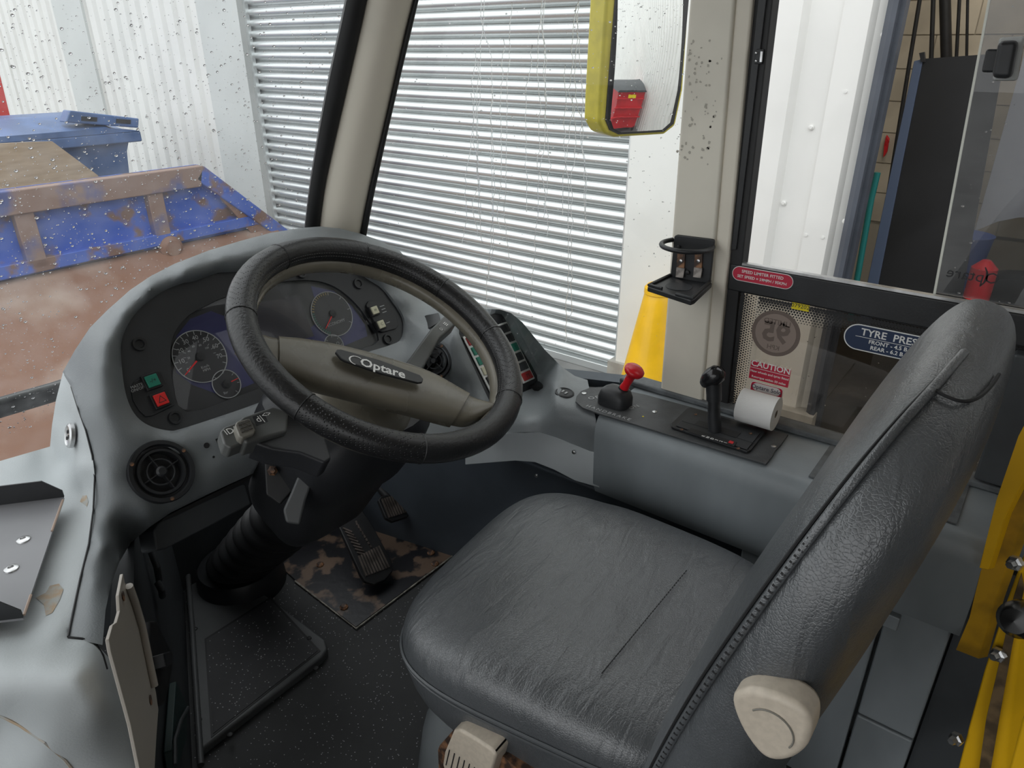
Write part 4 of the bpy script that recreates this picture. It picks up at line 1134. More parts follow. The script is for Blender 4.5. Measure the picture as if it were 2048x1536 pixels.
# tilt lever and bracket
tl = WC - WN * .22 + nrm(-ray(600, 990)) * .10
PT = (tl, -nrm(ray(600, 990)))
slab('tilt_lever', [un(x, y, PT) for x, y in [(608, 922), (616, 912), (636, 936), (612, 1000), (600, 1050), (572, 1046), (566, 1020), (582, 985)]], nrm(ray(600, 990)) * .02, mat('lever grey', (.075, .078, .08), .5), col, bevel=.004)
slab('bracket', [un(x, y, (tl + nrm(ray(600, 990)) * .05, PT[1])) for x, y in [(528, 915), (600, 905), (605, 960), (560, 1010), (532, 990)]], nrm(ray(600, 990)) * .03, M['rubber'], col, bevel=.003)
lathe('bracket_bolt', [(.008, 0), (.008, .012), (.004, .02)], un(545, 942, (tl + nrm(ray(600, 990)) * .045, PT[1])), -nrm(ray(560, 960)), M['rusty'], col, n=6, smooth=None)
M['stalk'] = mat('grey stalk plastic', (.085, .088, .085), .42, nz=12, na=.1)
M['stalk2'] = mat('tan stalk button', (.20, .19, .165), .45)
def wslab(name, px, off, th, mt, par, bevel=.002): return slab(name, [wx(x, y, off) for x, y in px], -WN * th, mt, par, bevel=bevel)
ls = wslab('indicator_stalk', [(470, 846), (486, 832), (545, 812), (578, 822), (575, 862), (492, 886)], -.070, .03, M['stalk'], col, .004)
wslab('stalk_housing', [(530, 826), (580, 822), (650, 870), (664, 915), (650, 926), (600, 906), (545, 898), (505, 884)], -.078, .035, M['cowl'], col, .004)
wslab('stalk_button', [(470, 850), (474, 842), (500, 836), (512, 860), (508, 868), (486, 876), (478, 872)], -.066, .02, M['stalk2'], ls, .002)
parts = []
for i in range(3):
    for j in range(3): parts.append(boxv(wx(479 + i * 8 + j * 3, 848 + j * 7 - i * 3, -.0655), (.005, .0035, .0012), [WU, WV, WN]))
V, F = merge(parts); o = mk('button_ribs', V, F, mat('button groove', (.09, .085, .075), .6), ls); o['kind'] = 'stuff'
wslab('dip_switch', [(440, 862), (448, 853), (476, 843), (498, 882), (462, 896), (448, 888)], -.078, .022, M['stalk'], col, .003)
su_ = nrm(wx(545, 830, -.07) - wx(500, 846, -.07)); sv_ = np.cross(WN, su_)
wslab('symbol_plate', [(505, 833), (528, 825), (536, 843), (513, 852)], -.0698, .001, M['blackp'], ls, 0)
for s_, x, y, z_ in (('d|', 519, 838, .014), ('<>', 533, 829, .012), ('ID/', 461, 862, .013)):
    text('stalk_symbol', s_, wx(x, y, -.068 if x > 470 else -.0768), su_, sv_, z_, M['white'], ls)
rs2 = wslab('wiper_stalk', [(898, 622), (918, 637), (913, 646), (882, 674), (846, 737), (800, 760), (770, 760), (806, 734), (862, 657)], -.075, .03, M['stalk'], col, .004)
wslab('symbol_plate', [(877, 651), (893, 632), (906, 642), (889, 662)], -.0746, .001, mat('plate grey', (.13, .13, .13), .5), rs2, 0)
wu_ = nrm(wx(905, 640, -.07) - wx(880, 662, -.07)); wv_ = np.cross(WN, wu_)
text('stalk_symbol', 'III', wx(891, 648, -.0733), -wv_, wu_, .013, M['white'], rs2)
text('stalk_symbol', 'V/', wx(901, 632, -.0733), -wv_, wu_, .010, M['white'], rs2)
text('stalk_symbol', 'O', wx(882, 658, -.0733), -wv_, wu_, .009, M['white'], rs2)
slab('stalk_clip', [dpt(x, y, .01) for x, y in [(852, 630), (878, 625), (882, 642), (862, 655)]], -FN * .02, M['blackp'], dash, bevel=.002)

# ------------------------------------------------------------------ side console
con = thing('side_console', (1.08, .25, .42), 'long grey console box under the driver window', 'console')
pr = [(1.0, .435), (.990, .46), (.985, .565), (.988, .585), (.996, .597), (1.008, .602), (1.165, .604), (1.165, .435)]
V = [(x, y, z) for y in (.565, -.045) for x, z in pr]; n = len(pr)
mk('console_body', V, [(i, (i + 1) % n, n + (i + 1) % n, n + i) for i in range(n)] + [tuple(range(n)), tuple(range(2 * n - 1, n - 1, -1))], M['console'], con, smooth=40)
def cz(x, y, z=.605): return un(x, y, ('z', z))
slab('top_skin', [(1.012, .0, .6035), (1.150, .0, .6045), (1.150, .20, .6045), (1.012, .20, .6035)], (0, 0, .002), M['consoletop'], con)
slab('rear_ledge', [(1.130, -.04, .604), (1.165, -.04, .604), (1.165, .60, .604), (1.130, .60, .604)], (0, 0, .012), M['consoletop'], con, bevel=.004)
M['plate'] = mat('worn black plate', (.060, .063, .066), .5, nz=25, na=.2, bump=400, bs=.25)
cpl = slab('control_plate', [cz(x, y, .604) for x, y in [(1151, 806), (1153, 795), (1162, 785), (1180, 778), (1215, 776), (1290, 792), (1400, 822), (1576, 872), (1562, 892), (1550, 905), (1545, 915), (1532, 931), (1360, 879), (1195, 829), (1165, 818)]], (0, 0, .0035), M['plate'], con, bevel=.001)
for x, y in ((1168, 787), (1309, 824), (1547, 893)): lathe('screw', [(.0045, 0), (.0045, .0012), (.002, .002)], cz(x, y, .6075), (0, 0, 1), M['steel'], cpl, n=12)
V, F = merge([textv('HANDBRAKE', cz(1216, 825, .6082), (0, -1, 0), (1, 0, 0), .0125, spacing=1.35), textv('OFF', cz(1192, 795, .6082), nrm((.8, -.6, 0)), nrm((.6, .8, 0)), .016, spacing=1.2), textv('ON', cz(1268, 814, .6082), nrm((.8, -.3, 0)), nrm((.3, .8, 0)), .013, spacing=1.2)])
mk('plate_lettering', V, F, M['greyprint'], cpl)
lathe('chip', [(.002, 0), (.0018, .0004)], cz(1286, 833, .6076), (0, 0, 1), M['styel'], cpl, n=7)
# front joint, light strip and footwell lining below
slab('kick_strip', [un(x, y, ('x', .992)) for x, y in [(930, 876), (1000, 868), (1078, 864), (1113, 875), (1189, 906), (1199, 976), (1150, 962), (1108, 940), (1070, 925), (1030, 922), (930, 930)]], (.012, 0, 0), M['shelf'], con, bevel=.002)
for x, y in ((1148, 904), (1073, 951)): lathe('screw', [(.004, 0), (.004, .002), (.002, .003)], un(x, y, ('x', .990)), (-1, 0, 0), M['steel'], con, n=10)
fl = thing('footwell_lining', (1.08, .9, 0), 'blue grey curved lining on the right of the footwell', 'lining')
rows = []
for y in np.linspace(1.44, .28, 16):
    s = max(0, (.62 - y) / .34)
    rows.append([(1.02, y, .455), (1.025, y, .43), (1.05, y, .40), (1.062, y, .36), (1.075, y, .22), (1.085, y, .08), (1.09, y, .0), (1.14, y, .0), (1.14, y, .455)])
    wx_ = 1.20 - .18 * (y - .60) / .87 - .004                    # stay inside the tapering bus side
    rows[-1] = [(min(q[0], wx_ - .03 * (i < 7)), q[1], q[2]) for i, q in enumerate(rows[-1])]
loft('lining_sheet', rows, M['footwall'], fl, smooth=60)
tube('lining_bead', [(1.046, y, .405) for y in np.linspace(1.3, .35, 12)], .006, M['footwall'], fl, n=8)
# panels under the console beside and behind the seat
pn = thing('seat_side_panel', (1.04, .1, 0), 'light grey kick panels on the wall side behind the seat', 'panel')
box('panel', (1.010, .055, .0), (1.05, .28, .432), M['console'], pn, bevel=.004)
box('panel', (1.010, -.035, .20), (1.05, .050, .432), M['console'], pn, bevel=.004)
box('panel', (1.010, -.035, .0), (1.05, .050, .196), M['console'], pn, bevel=.004)
box('latch_tab', (.998, .03, .40), (1.012, .06, .425), M['console'], pn, bevel=.002)
box('dark_panel', (1.06, -.2, .0), (1.10, -.04, .50), M['darkgrey'], pn)
bpx = thing('rear_window_panel', (1.16, -.2, .58), 'plain grey panel behind the seat below the window rail', 'panel')
box('panel', (1.125, -.6, .62), (1.152, -.002, .822), M['darkgrey'], bpx, bevel=.004)

# handbrake
hb = thing('handbrake_lever', cz(1232, 806, .6075), 'small red-knobbed handbrake lever on the black console plate', 'lever')
h0 = cz(1230, 806, .608)
hr = []
for z, s in ((0, 1), (.014, 1), (.026, .86), (.032, .55), (.034, .1)):
    hr.append([h0 + np.array([.024 * s * math.copysign(abs(math.cos(t)) ** .6, math.cos(t)), .030 * s * math.copysign(abs(math.sin(t)) ** .6, math.sin(t)), z]) for t in np.linspace(0, 2 * math.pi, 24, endpoint=False)])
loft('housing', hr, M['blackp'], hb, smooth=50)
XH = ('x', h0[0] + .004)
ha, hm, ht = un(1240, 792, XH), un(1248, 776, XH), un(1269, 741, XH)
tube('collar', [ha, hm], .010, M['blackp'], hb, n=12)
hd = nrm(ht - hm); hl = np.linalg.norm(ht - hm)
lathe('red_knob', [(.0085, 0), (.0085, .004), (.0075, .010), (.0080, hl * .55), (.0088, hl * .75), (.0165, hl * .86), (.0185, hl * .95), (.0185, hl * 1.04), (.015, hl * 1.12), (.006, hl * 1.16), (0, hl * 1.165)], hm, hd, M['red'], hb, n=28, smooth=60)

# gear selector
gs = thing('gear_selector', cz(1430, 862, .6075), 'black automatic gear selector with grip on the console', 'gear selector')
slab('gate_frame', [cz(x, y, .6085) for x, y in [(1343, 857), (1342, 850), (1374, 820), (1381, 818), (1528, 864), (1529, 869), (1502, 903), (1494, 907)]], (0, 0, .004), M['blackp'], gs, bevel=.001)
slab('gate_top', [cz(x, y, .613) for x, y in [(1352, 852), (1378, 826), (1520, 868), (1494, 900)]], (0, 0, .0015), M['fascia'], gs, bevel=.0006)
slab('gate_slot', [cz(x, y, .6148) for x, y in [(1388, 849), (1398, 841), (1482, 866), (1472, 876)]], (0, 0, .0005), M['rubber'], gs)
for a, b in (((1364, 842), (1508, 886)), ((1374, 860), (1466, 889))): tube('gate_rib', [cz(*a, .6146), cz(*b, .6146)], .0008, M['blackp'], gs, n=5)
slab('letter_strip', [cz(x, y, .6150) for x, y in [(1375, 863), (1382, 857), (1474, 885), (1468, 893)]], (0, 0, .0006), M['rubber'], gs)
V, F = [], []
parts = []
for k, chx in enumerate('RND321'):
    parts.append(textv(chx, cz(1407 + k * 8.8, 872 + k * 2.65, .6158), (1, 0, 0), (0, 1, 0), .0075, bold=.0002))
V, F = merge(parts); mk('gear_letters', V, F, M['white'], gs)
slab('red_marker', [cz(x, y, .6158) for x, y in [(1456, 885), (1460, 881), (1468, 884), (1465, 888)]], (0, 0, .0003), M['red'], gs)
for x, y in ((1363, 859), (1476, 897), (1501, 867), (1391, 829)): lathe('screw', [(.0028, 0), (.0028, .001), (.0015, .0015)], cz(x, y, .6148), (0, 0, 1), M['rusty'], gs, n=10)
g0 = cz(1430, 862, .613); XG = ('x', g0[0])
gp_ = [un(1430, 862, XG), un(1428, 830, XG), un(1428, 800, XG), un(1428, 778, XG)]
V, F = tubev(gp_, [.0115, .0105, .0100, .0095], 12); mk('lever', V, F, M['blackp'], gs, smooth=50)
tube('grip_collar', [un(1428, 800, XG), un(1428, 788, XG)], .0125, M['blackp'], gs, n=14)
ga, gb = un(1428, 790, XG), un(1427, 765, XG)
V, F = tubev([ga, gb], [.0125, .0130], 14); mk('grip_neck', V, F, M['blackp'], gs, smooth=50)
gk = un(1427, 753, XG); ga1 = nrm(un(1442, 740, XG) - un(1409, 764, XG))
gl1 = np.linalg.norm(un(1444, 740, XG) - un(1407, 764, XG))
lathe('knob', [(.009, -gl1 * .52), (.0105, -gl1 * .50), (.0145, -gl1 * .30), (.0170, 0), (.0150, gl1 * .28), (.008, gl1 * .46), (0, gl1 * .5)], gk, ga1, mat('glossy black', (.012, .012, .013), .15), gs, n=24, smooth=60)
lathe('knob_button', [(.0075, 0), (.0075, .003), (.006, .004)], gk - ga1 * gl1 * .52, -ga1, M['blackp'], gs, n=16)

# paper roll on the ledge
pc = un(1513, 809, ('x', 1.105)); pz = .616
prl = thing('paper_roll', (pc[0], pc[1], pz), 'white paper roll lying on the ledge under the red stickers', 'paper roll')
r_ = .029; pcz = np.array([pc[0], pc[1] - .004, pz + r_])
lathe('roll', [(.0075, -.031), (r_, -.031), (r_, .031), (.0075, .031), (.0070, .030), (.0068, -.030)], pcz, (0, -1, 0), M['paper'], prl, n=36, cap=False)
lathe('core', [(.0074, -.0305), (.0074, .0305), (.006, .0305), (.006, -.0305)], pcz, (0, -1, 0), mat('card core', (.30, .24, .18), .9), prl, n=20, cap=False)
lathe('core_shadow', [(.006, 0), (.006, .002)], pcz, (0, -1, 0), M['rubber'], prl, n=16)

# cup holder on the post
ch = thing('cup_holder', un(1380, 560, ('x', 1.12)), 'black folding cup holder screwed to the cream post', 'cup holder')
XC = ('x', 1.130)
def cx2(x, y, X_=1.128): return un(x, y, ('x', X_))
slab('back_plate', [cx2(x, y) for x, y in [(1348, 473), (1352, 470), (1425, 479), (1428, 482), (1419, 568), (1340, 556)]], (.007, 0, 0), M['blackp'], ch, bevel=.002)
for a in (1360, 1395):
    slab('bracket_strip', [cx2(x, y, 1.125) for x, y in [(a - 5, 505), (a + 10, 507), (a + 7, 553), (a - 8, 551)]], (.003, 0, 0), M['rusty'], ch)
    lathe('screw', [(.003, 0), (.003, .0015), (.0015, .002)], cx2(a + 2, 522, 1.125), (-1, 0, 0), M['steel'], ch, n=10)
    slab('strip_foot', [cx2(x, y, 1.122) for x, y in [(a - 7, 535), (a + 9, 537), (a + 6, 556), (a - 9, 554)]], (.003, 0, 0), mat('bare steel', (.42, .38, .35), .4, metal=.6, nz=80, na=.3), ch)
lathe('screw', [(.004, 0), (.004, .002), (.002, .003)], cx2(1375, 545, 1.126), (-1, 0, 0), M['rubber'], ch, n=12)
for x, y in ((1412, 503), (1358, 494)): lathe('screw', [(.003, 0), (.003, .002), (.002, .003)], cx2(x, y, 1.126), (-1, 0, 0), M['rubber'], ch, n=12)
rc = cx2(1385, 492, 1.118); zr = rc[2]
rc = un(1374, 491, ('z', zr)); rr_ = np.linalg.norm(un(1323, 490, ('z', zr)) - un(1425, 492, ('z', zr))) / 2
tube('ring', [rc + np.array([math.cos(t) * rr_, math.sin(t) * rr_, 0]) for t in np.linspace(0, 2 * math.pi, 40, endpoint=False)], .0042, M['blackp'], ch, n=8, closed=True)
zt_ = cx2(1380, 560, 1.128)[2]
def tz(x, y, d=0.0): return un(x, y, ('z', zt_ + d))
tr = [(1295, 573), (1300, 566), (1342, 548), (1419, 559), (1424, 566), (1390, 598), (1382, 601)]
slab('tray', [tz(x, y) for x, y in tr], (0, 0, -.009), M['blackp'], ch, bevel=.002)
tube('tray_lip', [tz(x, y, .002) for x, y in [(1340, 550), (1298, 570), (1324, 577)]], .003, M['blackp'], ch, n=6)
tube('tray_lip', [tz(x, y, .002) for x, y in [(1352, 588), (1383, 597), (1420, 562)]], .003, M['blackp'], ch, n=6)
lathe('tray_recess', [(.022, 0), (.0215, .0006), (.019, .0004), (0, .0003)], tz(1358, 573, .0005), (0, 0, 1), M['fascia'], ch, n=28)

# ------------------------------------------------------------------ stickers
YR = np.array([0, -1.0, 0]); ZU = np.array([0, 0, 1.0])
def pill(c, w, h, off, r=None, n=8):
    r = h / 2 if r is None else r; out = []
    for sx_, sy_, a0 in ((1, 1, 0), (-1, 1, 90), (-1, -1, 180), (1, -1, 270)):
        for k in range(n + 1):
            a = math.radians(a0 + 90 * k / n)
            out.append(c + YR * (sx_ * (w / 2 - r) + r * math.cos(a)) + ZU * (sy_ * (h / 2 - r) + r * math.sin(a)) + np.array([-off, 0, 0]))
    return out
def sticker(name, c, w, h, lab, base, r=None, border=None, bw_=.0015):
    o = thing(name, c, lab, 'sticker')
    if border is not None: slab('border', pill(c, w, h, 0, r), (.0004, 0, 0), border, o)
    rr = (h / 2 if r is None else r) - (bw_ if border is not None else 0)
    slab('face', pill(c, w - 2 * bw_, h - 2 * bw_, .0004, max(rr, .0005)), (.0004, 0, 0), base, o)
    return o
def stx(o, lines, mt, off=.0006):
    V, F = merge([textv(t, c + np.array([-off, 0, 0]), u, ZU, s, bold=bd) for t, c, u, s, bd in lines]); mk('lettering', V, F, mt, o)
def dim(x0, x1, y, X_): return abs(un(x1, y, ('x', X_))[1] - un(x0, y, ('x', X_))[1])
XS = 1.1470
c = un(1524, 555, ('x', XS)); w = dim(1462, 1587, 555, XS)
o = sticker('speed_limiter_sticker', c, w, .0245, 'red pill sticker about the speed limiter on the black window rail', M['stred'], border=M['white'], bw_=.0011)
stx(o, [('SPEED LIMITER FITTED', c + ZU * .0046, YR, .0070, .0001), ('SET SPEED = 59MPH / 95KPH', c - ZU * .0042, YR, .0066, .0001)], M['white'])
XS = 1.1550
c = un(1601, 613, ('x', XS)); o = sticker('number_label', c, dim(1581, 1621, 613, XS), .0155, 'yellow number label reading 079202 at the top of the pane', M['styel'], r=.0005)
stx(o, [('079202', c, YR, .0098, 0)], M['blackp'])
c = un(1551, 667, ('x', XS)); r95 = dim(1501, 1601, 667, XS) / 2
o = thing('round_limit_sticker', c, 'round brown-backed speed sticker seen from behind on the glass', 'sticker')
slab('rim_band', pill(c, 2 * r95, 2 * r95, 0), (.0004, 0, 0), M['brownst2'], o)
slab('face', pill(c, 2 * r95 * .84, 2 * r95 * .84, .0004), (.0004, 0, 0), M['brownst'], o)
stx(o, [('LIMITED', c + ZU * r95 * .48, -YR, .0125, .0002), ('95', c, -YR, .047, .0015), ('KPH', c - ZU * r95 * .62, -YR, .0115, .0002)], M['brownst2'])
c = un(1539, 748, ('x', XS)); w = dim(1496, 1582, 748, XS)
o = sticker('caution_sticker', c, w, .036, 'torn red caution sticker above the paper roll', M['stred'], r=.001)
stx(o, [('CAUTION', c + ZU * .0125, YR, .0150, .0003), ('New wheels and tyres fitted', c - ZU * .0015, YR, .0058, .0001), ('Retorque within 50 miles', c - ZU * .0115, YR, .0058, .0001)], M['white'])
slab('rule', [c + YR * (s * w * .47) + ZU * z - np.array([.0006, 0, 0]) for s, z in ((-1, .0045), (1, .0045), (1, .0053), (-1, .0053))], (-.0001, 0, 0), M['white'], o)
c = un(1531, 790, ('x', XS)); w = dim(1497, 1564, 790, XS)
o = sticker('model_sticker', c - ZU * .004, w, .048, 'red sticker with white pill behind the paper roll', M['stred'], r=.006, border=M['white'], bw_=.001)
slab('white_pill', pill(c + ZU * .011, w * .86, .0145, .0006), (.0002, 0, 0), M['white'], o)
stx(o, [('Optare Solo', c + ZU * .011, YR, .0105, .0001)], M['stnavy'], .0008)
c0_ = un(1688, 668, ('x', XS)); h_ = .0425; w = .170
c = c0_ + YR * w / 2
o = sticker('tyre_pressure_sticker', c, w, h_, 'navy pill sticker listing tyre pressures, half hidden by the seat', M['stnavy'], border=M['white'], bw_=.0018)
stx(o, [('TYRE  PRESSURES', c + ZU * .0095, YR, .0160, .0003), ('FRONT - 4.5 BAR / 65 PSI', c - ZU * .004, YR, .0088, .0002), ('REAR - 6.2 BAR / 90 PSI', c - ZU * .0130, YR, .0088, .0002)], M['white'])
slab('rule', [c + YR * (s * w * .40) + ZU * z - np.array([.0006, 0, 0]) for s, z in ((-1, .0012), (1, .0012), (1, .0020), (-1, .0020))], (-.0001, 0, 0), M['white'], o)
# ------------------------------------------------------------------ driver's seat
lt = mat('grey black seat leather', (.080, .086, .092), .33, nz=4, na=.12, spec=1.0)
nt = lt.node_tree; N, L = nt.nodes, nt.links; p_ = N['Principled BSDF']
t_ = N.new('ShaderNodeTexCoord')
v1 = N.new('ShaderNodeTexVoronoi'); v1.feature = 'DISTANCE_TO_EDGE'; v1.inputs['Scale'].default_value = 330; L.new(t_.outputs['Object'], v1.inputs['Vector'])
g1 = N.new('ShaderNodeMapRange'); g1.inputs['From Max'].default_value = .16; L.new(v1.outputs['Distance'], g1.inputs[0])
mp = N.new('ShaderNodeMapping'); mp.inputs['Scale'].default_value = (9, 34, 9); mp.inputs['Rotation'].default_value = (0, 0, .5); L.new(t_.outputs['Object'], mp.inputs[0])
n3 = N.new('ShaderNodeTexNoise'); n3.inputs['Scale'].default_value = 1.6; n3.inputs['Detail'].default_value = 5; n3.inputs['Distortion'].default_value = .8; L.new(mp.outputs[0], n3.inputs['Vector'])
b1 = N.new('ShaderNodeBump'); b1.inputs['Strength'].default_value = .22; b1.inputs['Distance'].default_value = .0012; L.new(g1.outputs[0], b1.inputs['Height'])
b2 = N.new('ShaderNodeBump'); b2.inputs['Strength'].default_value = .4; b2.inputs['Distance'].default_value = .008; L.new(n3.outputs['Fac'], b2.inputs['Height']); L.new(b1.outputs[0], b2.inputs['Normal'])
L.new(b2.outputs[0], p_.inputs['Normal'])
M['leather'] = lt
M['thread'] = mat('black thread', (.012, .012, .013), .7)
M['piping'] = mat('leather piping', (.085, .092, .098), .35)
seat = thing('driver_seat', (.705, .25, 0), 'grey leather driver seat with stitched backrest beside the console', 'seat')
def sel(cx, cy, hx, hy, z, p=3.4, n=64):
    out = []
    for k in range(n):
        t = 2 * math.pi * k / n
        c, s = math.cos(t), math.sin(t)
        out.append(np.array([cx + hx * math.copysign(abs(c) ** (2 / p), c), cy + hy * math.copysign(abs(s) ** (2 / p), s), z]))
    return out
SCX, SCY, SHX, SHY = .703, .366, .223, .257
def sel2(s, z, p=3.9, n=72):
    out = []
    for q in sel(0, 0, SHX * s, SHY * s, z, p, n):
        x = q[0] * (1 + .068 * q[1] / SHY); y = q[1]
        out.append(np.array([SCX + x * math.cos(.1) - y * math.sin(.1), SCY + x * math.sin(.1) + y * math.cos(.1), z]))
    return out
prof = [(.335, .84), (.345, .90), (.375, .955), (.415, .985), (.447, 1.0), (.462, .992), (.477, .965), (.488, .92), (.497, .85), (.503, .74), (.507, .58), (.508, .4), (.508, .2), (.508, .02)]
rows = []
for z, s in prof:
    r = sel2(s, z, 3.9 if s > .9 else 3.2)
    r = [q + np.array([0, 0, (.010 * (q[1] - SCY) / SHY + .012 * abs((q[0] - SCX) / SHX) ** 2 * (1 if q[1] < SCY + .1 else .3)) if z > .45 else 0]) for q in r]
    rows.append(r)
cush = loft('cushion', rows, M['leather'], seat, smooth=180, sub=1)
tube('cushion_piping', [q + nrm(q - np.array([SCX, SCY, q[2]])) * .0005 for q in sel2(1.0, .449)], .0028, M['piping'], seat, n=6, closed=True)
tube('cushion_piping', sel2(.997, .439), .0018, M['piping'], seat, n=6, closed=True)
parts = []
for k in range(44):
    t = k / 43; x, y = 1205 + (1372 - 1205) * t, 1345 + (1142 - 1345) * t
    p = un(x, y, ('z', .5105)); d = nrm(un(1372, 1142, ('z', .51)) - un(1205, 1345, ('z', .51)))
    parts.append(boxv(p, (.0036, .0012, .0012), [d, np.cross((0, 0, 1), d), (0, 0, 1)]))
V, F = merge(parts); o = mk('cushion_stitching', V, F, M['thread'], seat); o['kind'] = 'stuff'
# backrest: sections up a leaning spine
BR = []
for s_, hx, hy in [(0, .150, .030), (.05, .195, .052), (.12, .215, .066), (.25, .226, .072), (.40, .232, .072), (.56, .232, .070), (.71, .222, .064), (.82, .205, .058), (.905, .180, .050), (.958, .150, .040), (.99, .110, .026), (1, .05, .010)]:
    BR.append((.3611 + (.9788 - .3611) * s_, .177 - .1504 * s_ + .0438 * s_ * (1 - s_), hx * 1.169 * (1 + .134 * s_ ** 1.5), hy * .97, .70))
def brrow(i, n=56):
    z, cy, hx, hy, cx = BR[i]
    tilt = .20
    out = []
    for k in range(n):
        t = 2 * math.pi * k / n; c, s = math.cos(t), math.sin(t); p = 2.7
        dx = hx * math.copysign(abs(c) ** (2 / p), c); dy = hy * math.copysign(abs(s) ** (2 / p), s)
        if s > 0: dy *= 1 - .25 * (1 - abs(dx / hx) ** 2)       # hollow front between the bolsters
        if dx > 0: dx *= .90
        out.append(np.array([cx + dx, cy + dy, z + dy * tilt]))
    return out
brr = [brrow(i) for i in range(len(BR))]
br_ = loft('backrest', brr, M['leather'], seat, smooth=180, sub=2)
def seamline(k0, i0, i1, push=.002):
    c = [np.array([BR[i][4], BR[i][1], BR[i][0]]) for i in range(len(BR))]
    return crom([brr[i][k0] + nrm((brr[i][k0] - c[i]) * np.array([1, 1, 0])) * push for i in range(i0, i1)], 6)
KS = 24
sl = seamline(KS, 1, 12, -.001)
tube('seam_line', sl, .0014, M['thread'], br_, n=6)
sl2 = seamline(KS + 1, 1, 12, .0006)
tube('seam_roll', sl2, .0035, M['leather'], br_, n=8)
parts = []
tot = seamline(KS + 1, 1, 9, .0035)
for a, b in zip(tot[:-1], tot[1:]):
    for f_ in (.0, .5):
        q = a + (b - a) * f_; d = nrm(b - a); w_ = nrm(np.cross(d, (1, 0, 0)))
        parts.append(boxv(q, (.0016, .0038, .0014), [d, w_, np.cross(d, w_)]))
V, F = merge(parts); o = mk('seam_stitching', V, F, M['thread'], br_); o['kind'] = 'stuff'
cr = [brr[10][k] + nrm(brr[10][k] - np.array([.70, BR[10][1], BR[10][0] - .03])) * .0006 for k in range(KS, KS + 16)]
tube('cross_seam', crom(cr, 2), .0014, M['thread'], br_, n=6)
# recline knob and fore-aft lever
kn = [(1462, 1405), (1470, 1388), (1500, 1380), (1545, 1390), (1590, 1410), (1615, 1434), (1622, 1462), (1612, 1498), (1585, 1520), (1550, 1526), (1520, 1512), (1492, 1478), (1472, 1440)]
kx = .402
ks = slab('recline_knob', [un(x, y, ('x', kx)) for x, y in [tuple(q) for q in crom([np.array(p, float) for p in kn], 3, True)]], (.028, .0, 0), M['beige'], seat, bevel=.006, seg=3)
kc = un(1540, 1458, ('x', kx))
tube('knob_groove', [kc + np.array([-.0006, math.cos(t) * .017, math.sin(t) * .017]) for t in np.linspace(.6, 3.6, 16)], .0007, M['stalk2'], ks, n=5)
lathe('knob_boss', [(.02, 0), (.018, .03)], kc + np.array([.02, 0, 0]), (1, 0, 0), M['blackp'], seat, n=20)
lv = [(906, 1462), (918, 1459), (950, 1478), (984, 1500), (992, 1512), (978, 1560), (900, 1570), (884, 1530), (888, 1505)]
ll = slab('slide_lever', [un(x, y, ('x', .455)) for x, y in lv], (.03, 0, 0), M['beige'], seat, bevel=.006, seg=3)
for k in range(6):
    a = un(899 + k * 10, 1500 + k * 7, ('x', .4545)); b = un(892 + k * 10, 1530 + k * 7, ('x', .4545))
    tube('lever_groove', [a, b], .0008, M['thread'], ll, n=5)
slab('slide_bracket', [un(x, y, ('x', .475)) for x, y in [(880, 1490), (905, 1462), (1010, 1515), (1060, 1560), (880, 1600), (876, 1500)]], (.05, 0, 0), M['rusty'], seat)
rows = []
for z, s in ((0, 1.04), (.12, 1.02), (.22, .97), (.29, .85), (.315, .6)):
    rows.append(sel(.70, .36, .235 * s, .275 * s, z, 3.0, 40))
loft('seat_base', rows, M['dash'], seat, smooth=50)

# ------------------------------------------------------------------ footwell
w_ = [WA + WD * t for t in (-.75, .50)]
struct(slab('wall_footwell', [w_[0], w_[1], w_[1] + np.array([0, 0, .52]), w_[0] + np.array([0, 0, .40])], -WNn * .03, M['darkgrey']), 'dark angled side wall of the driver footwell', 'wall')
M['plinth'] = mat('grey hatch surround', (.075, .078, .080), .5, nz=8, na=.12, bump=300, bs=.1)
ht_ = thing('floor_hatch', (.55, 1.2, 0), 'raised grey floor hatch with speckled insert left of the pedals', 'hatch')
def fz(x, y, z=.0): return un(x, y, ('z', z))
slab('surround', [(.36, 1.006, 0), (.645, 1.006, 0), (.668, 1.014, 0), (.682, 1.04, 0), (.69, 1.44, 0), (.592, 1.44, 0)], (0, 0, .022), M['plinth'], ht_, bevel=.006, seg=3)
slab('insert_gap', [fz(x, y, .0222) for x, y in [(409, 1278), (541, 1194), (641, 1302), (422, 1476)]], (0, 0, .0006), M['rubber'], ht_)
slab('insert', [fz(x, y, .0228) for x, y in [(413, 1280), (540, 1199), (635, 1302), (426, 1468)]], (0, 0, .001), M['floor2'], ht_)
for x, y in ((390, 1258), (398, 1440), (460, 1470), (632, 1337), (618, 1277)): lathe('screw', [(.006, 0), (.005, .002), (.002, .003)], fz(x, y, .022), (0, 0, 1), M['rubber'], ht_, n=12)
tube('edge_trim', [fz(x, y, .024) for x, y in [(372, 1100), (384, 1250), (396, 1440), (402, 1530)]], .006, M['plinth'], ht_, n=8)
cm = mat('corroded black floor plate', (.009, .009, .012), .45, nz=14, col2=(.15, .10, .07), lo=.50, hi=.56, detail=8, bump=60, bs=.3)
fp_ = thing('corroded_floor_plate', (.92, 1.15, 0), 'rust-flaked black metal plate on the floor under the pedals', 'floor plate')
plp = [(556, 1130), (600, 1170), (712, 1256), (905, 1112), (890, 1098), (850, 1078), (800, 1066), (770, 1062), (700, 1020), (640, 1040)]
slab('plate', [fz(x, y, .001) for x, y in plp], (0, 0, .004), cm, fp_)
tube('edge_strip', [fz(x, y, .004) for x, y in [(590, 1162), (712, 1257), (905, 1112)]], .0022, mat('worn cream edge', (.30, .28, .24), .7, nz=60, na=.4), fp_, n=6)
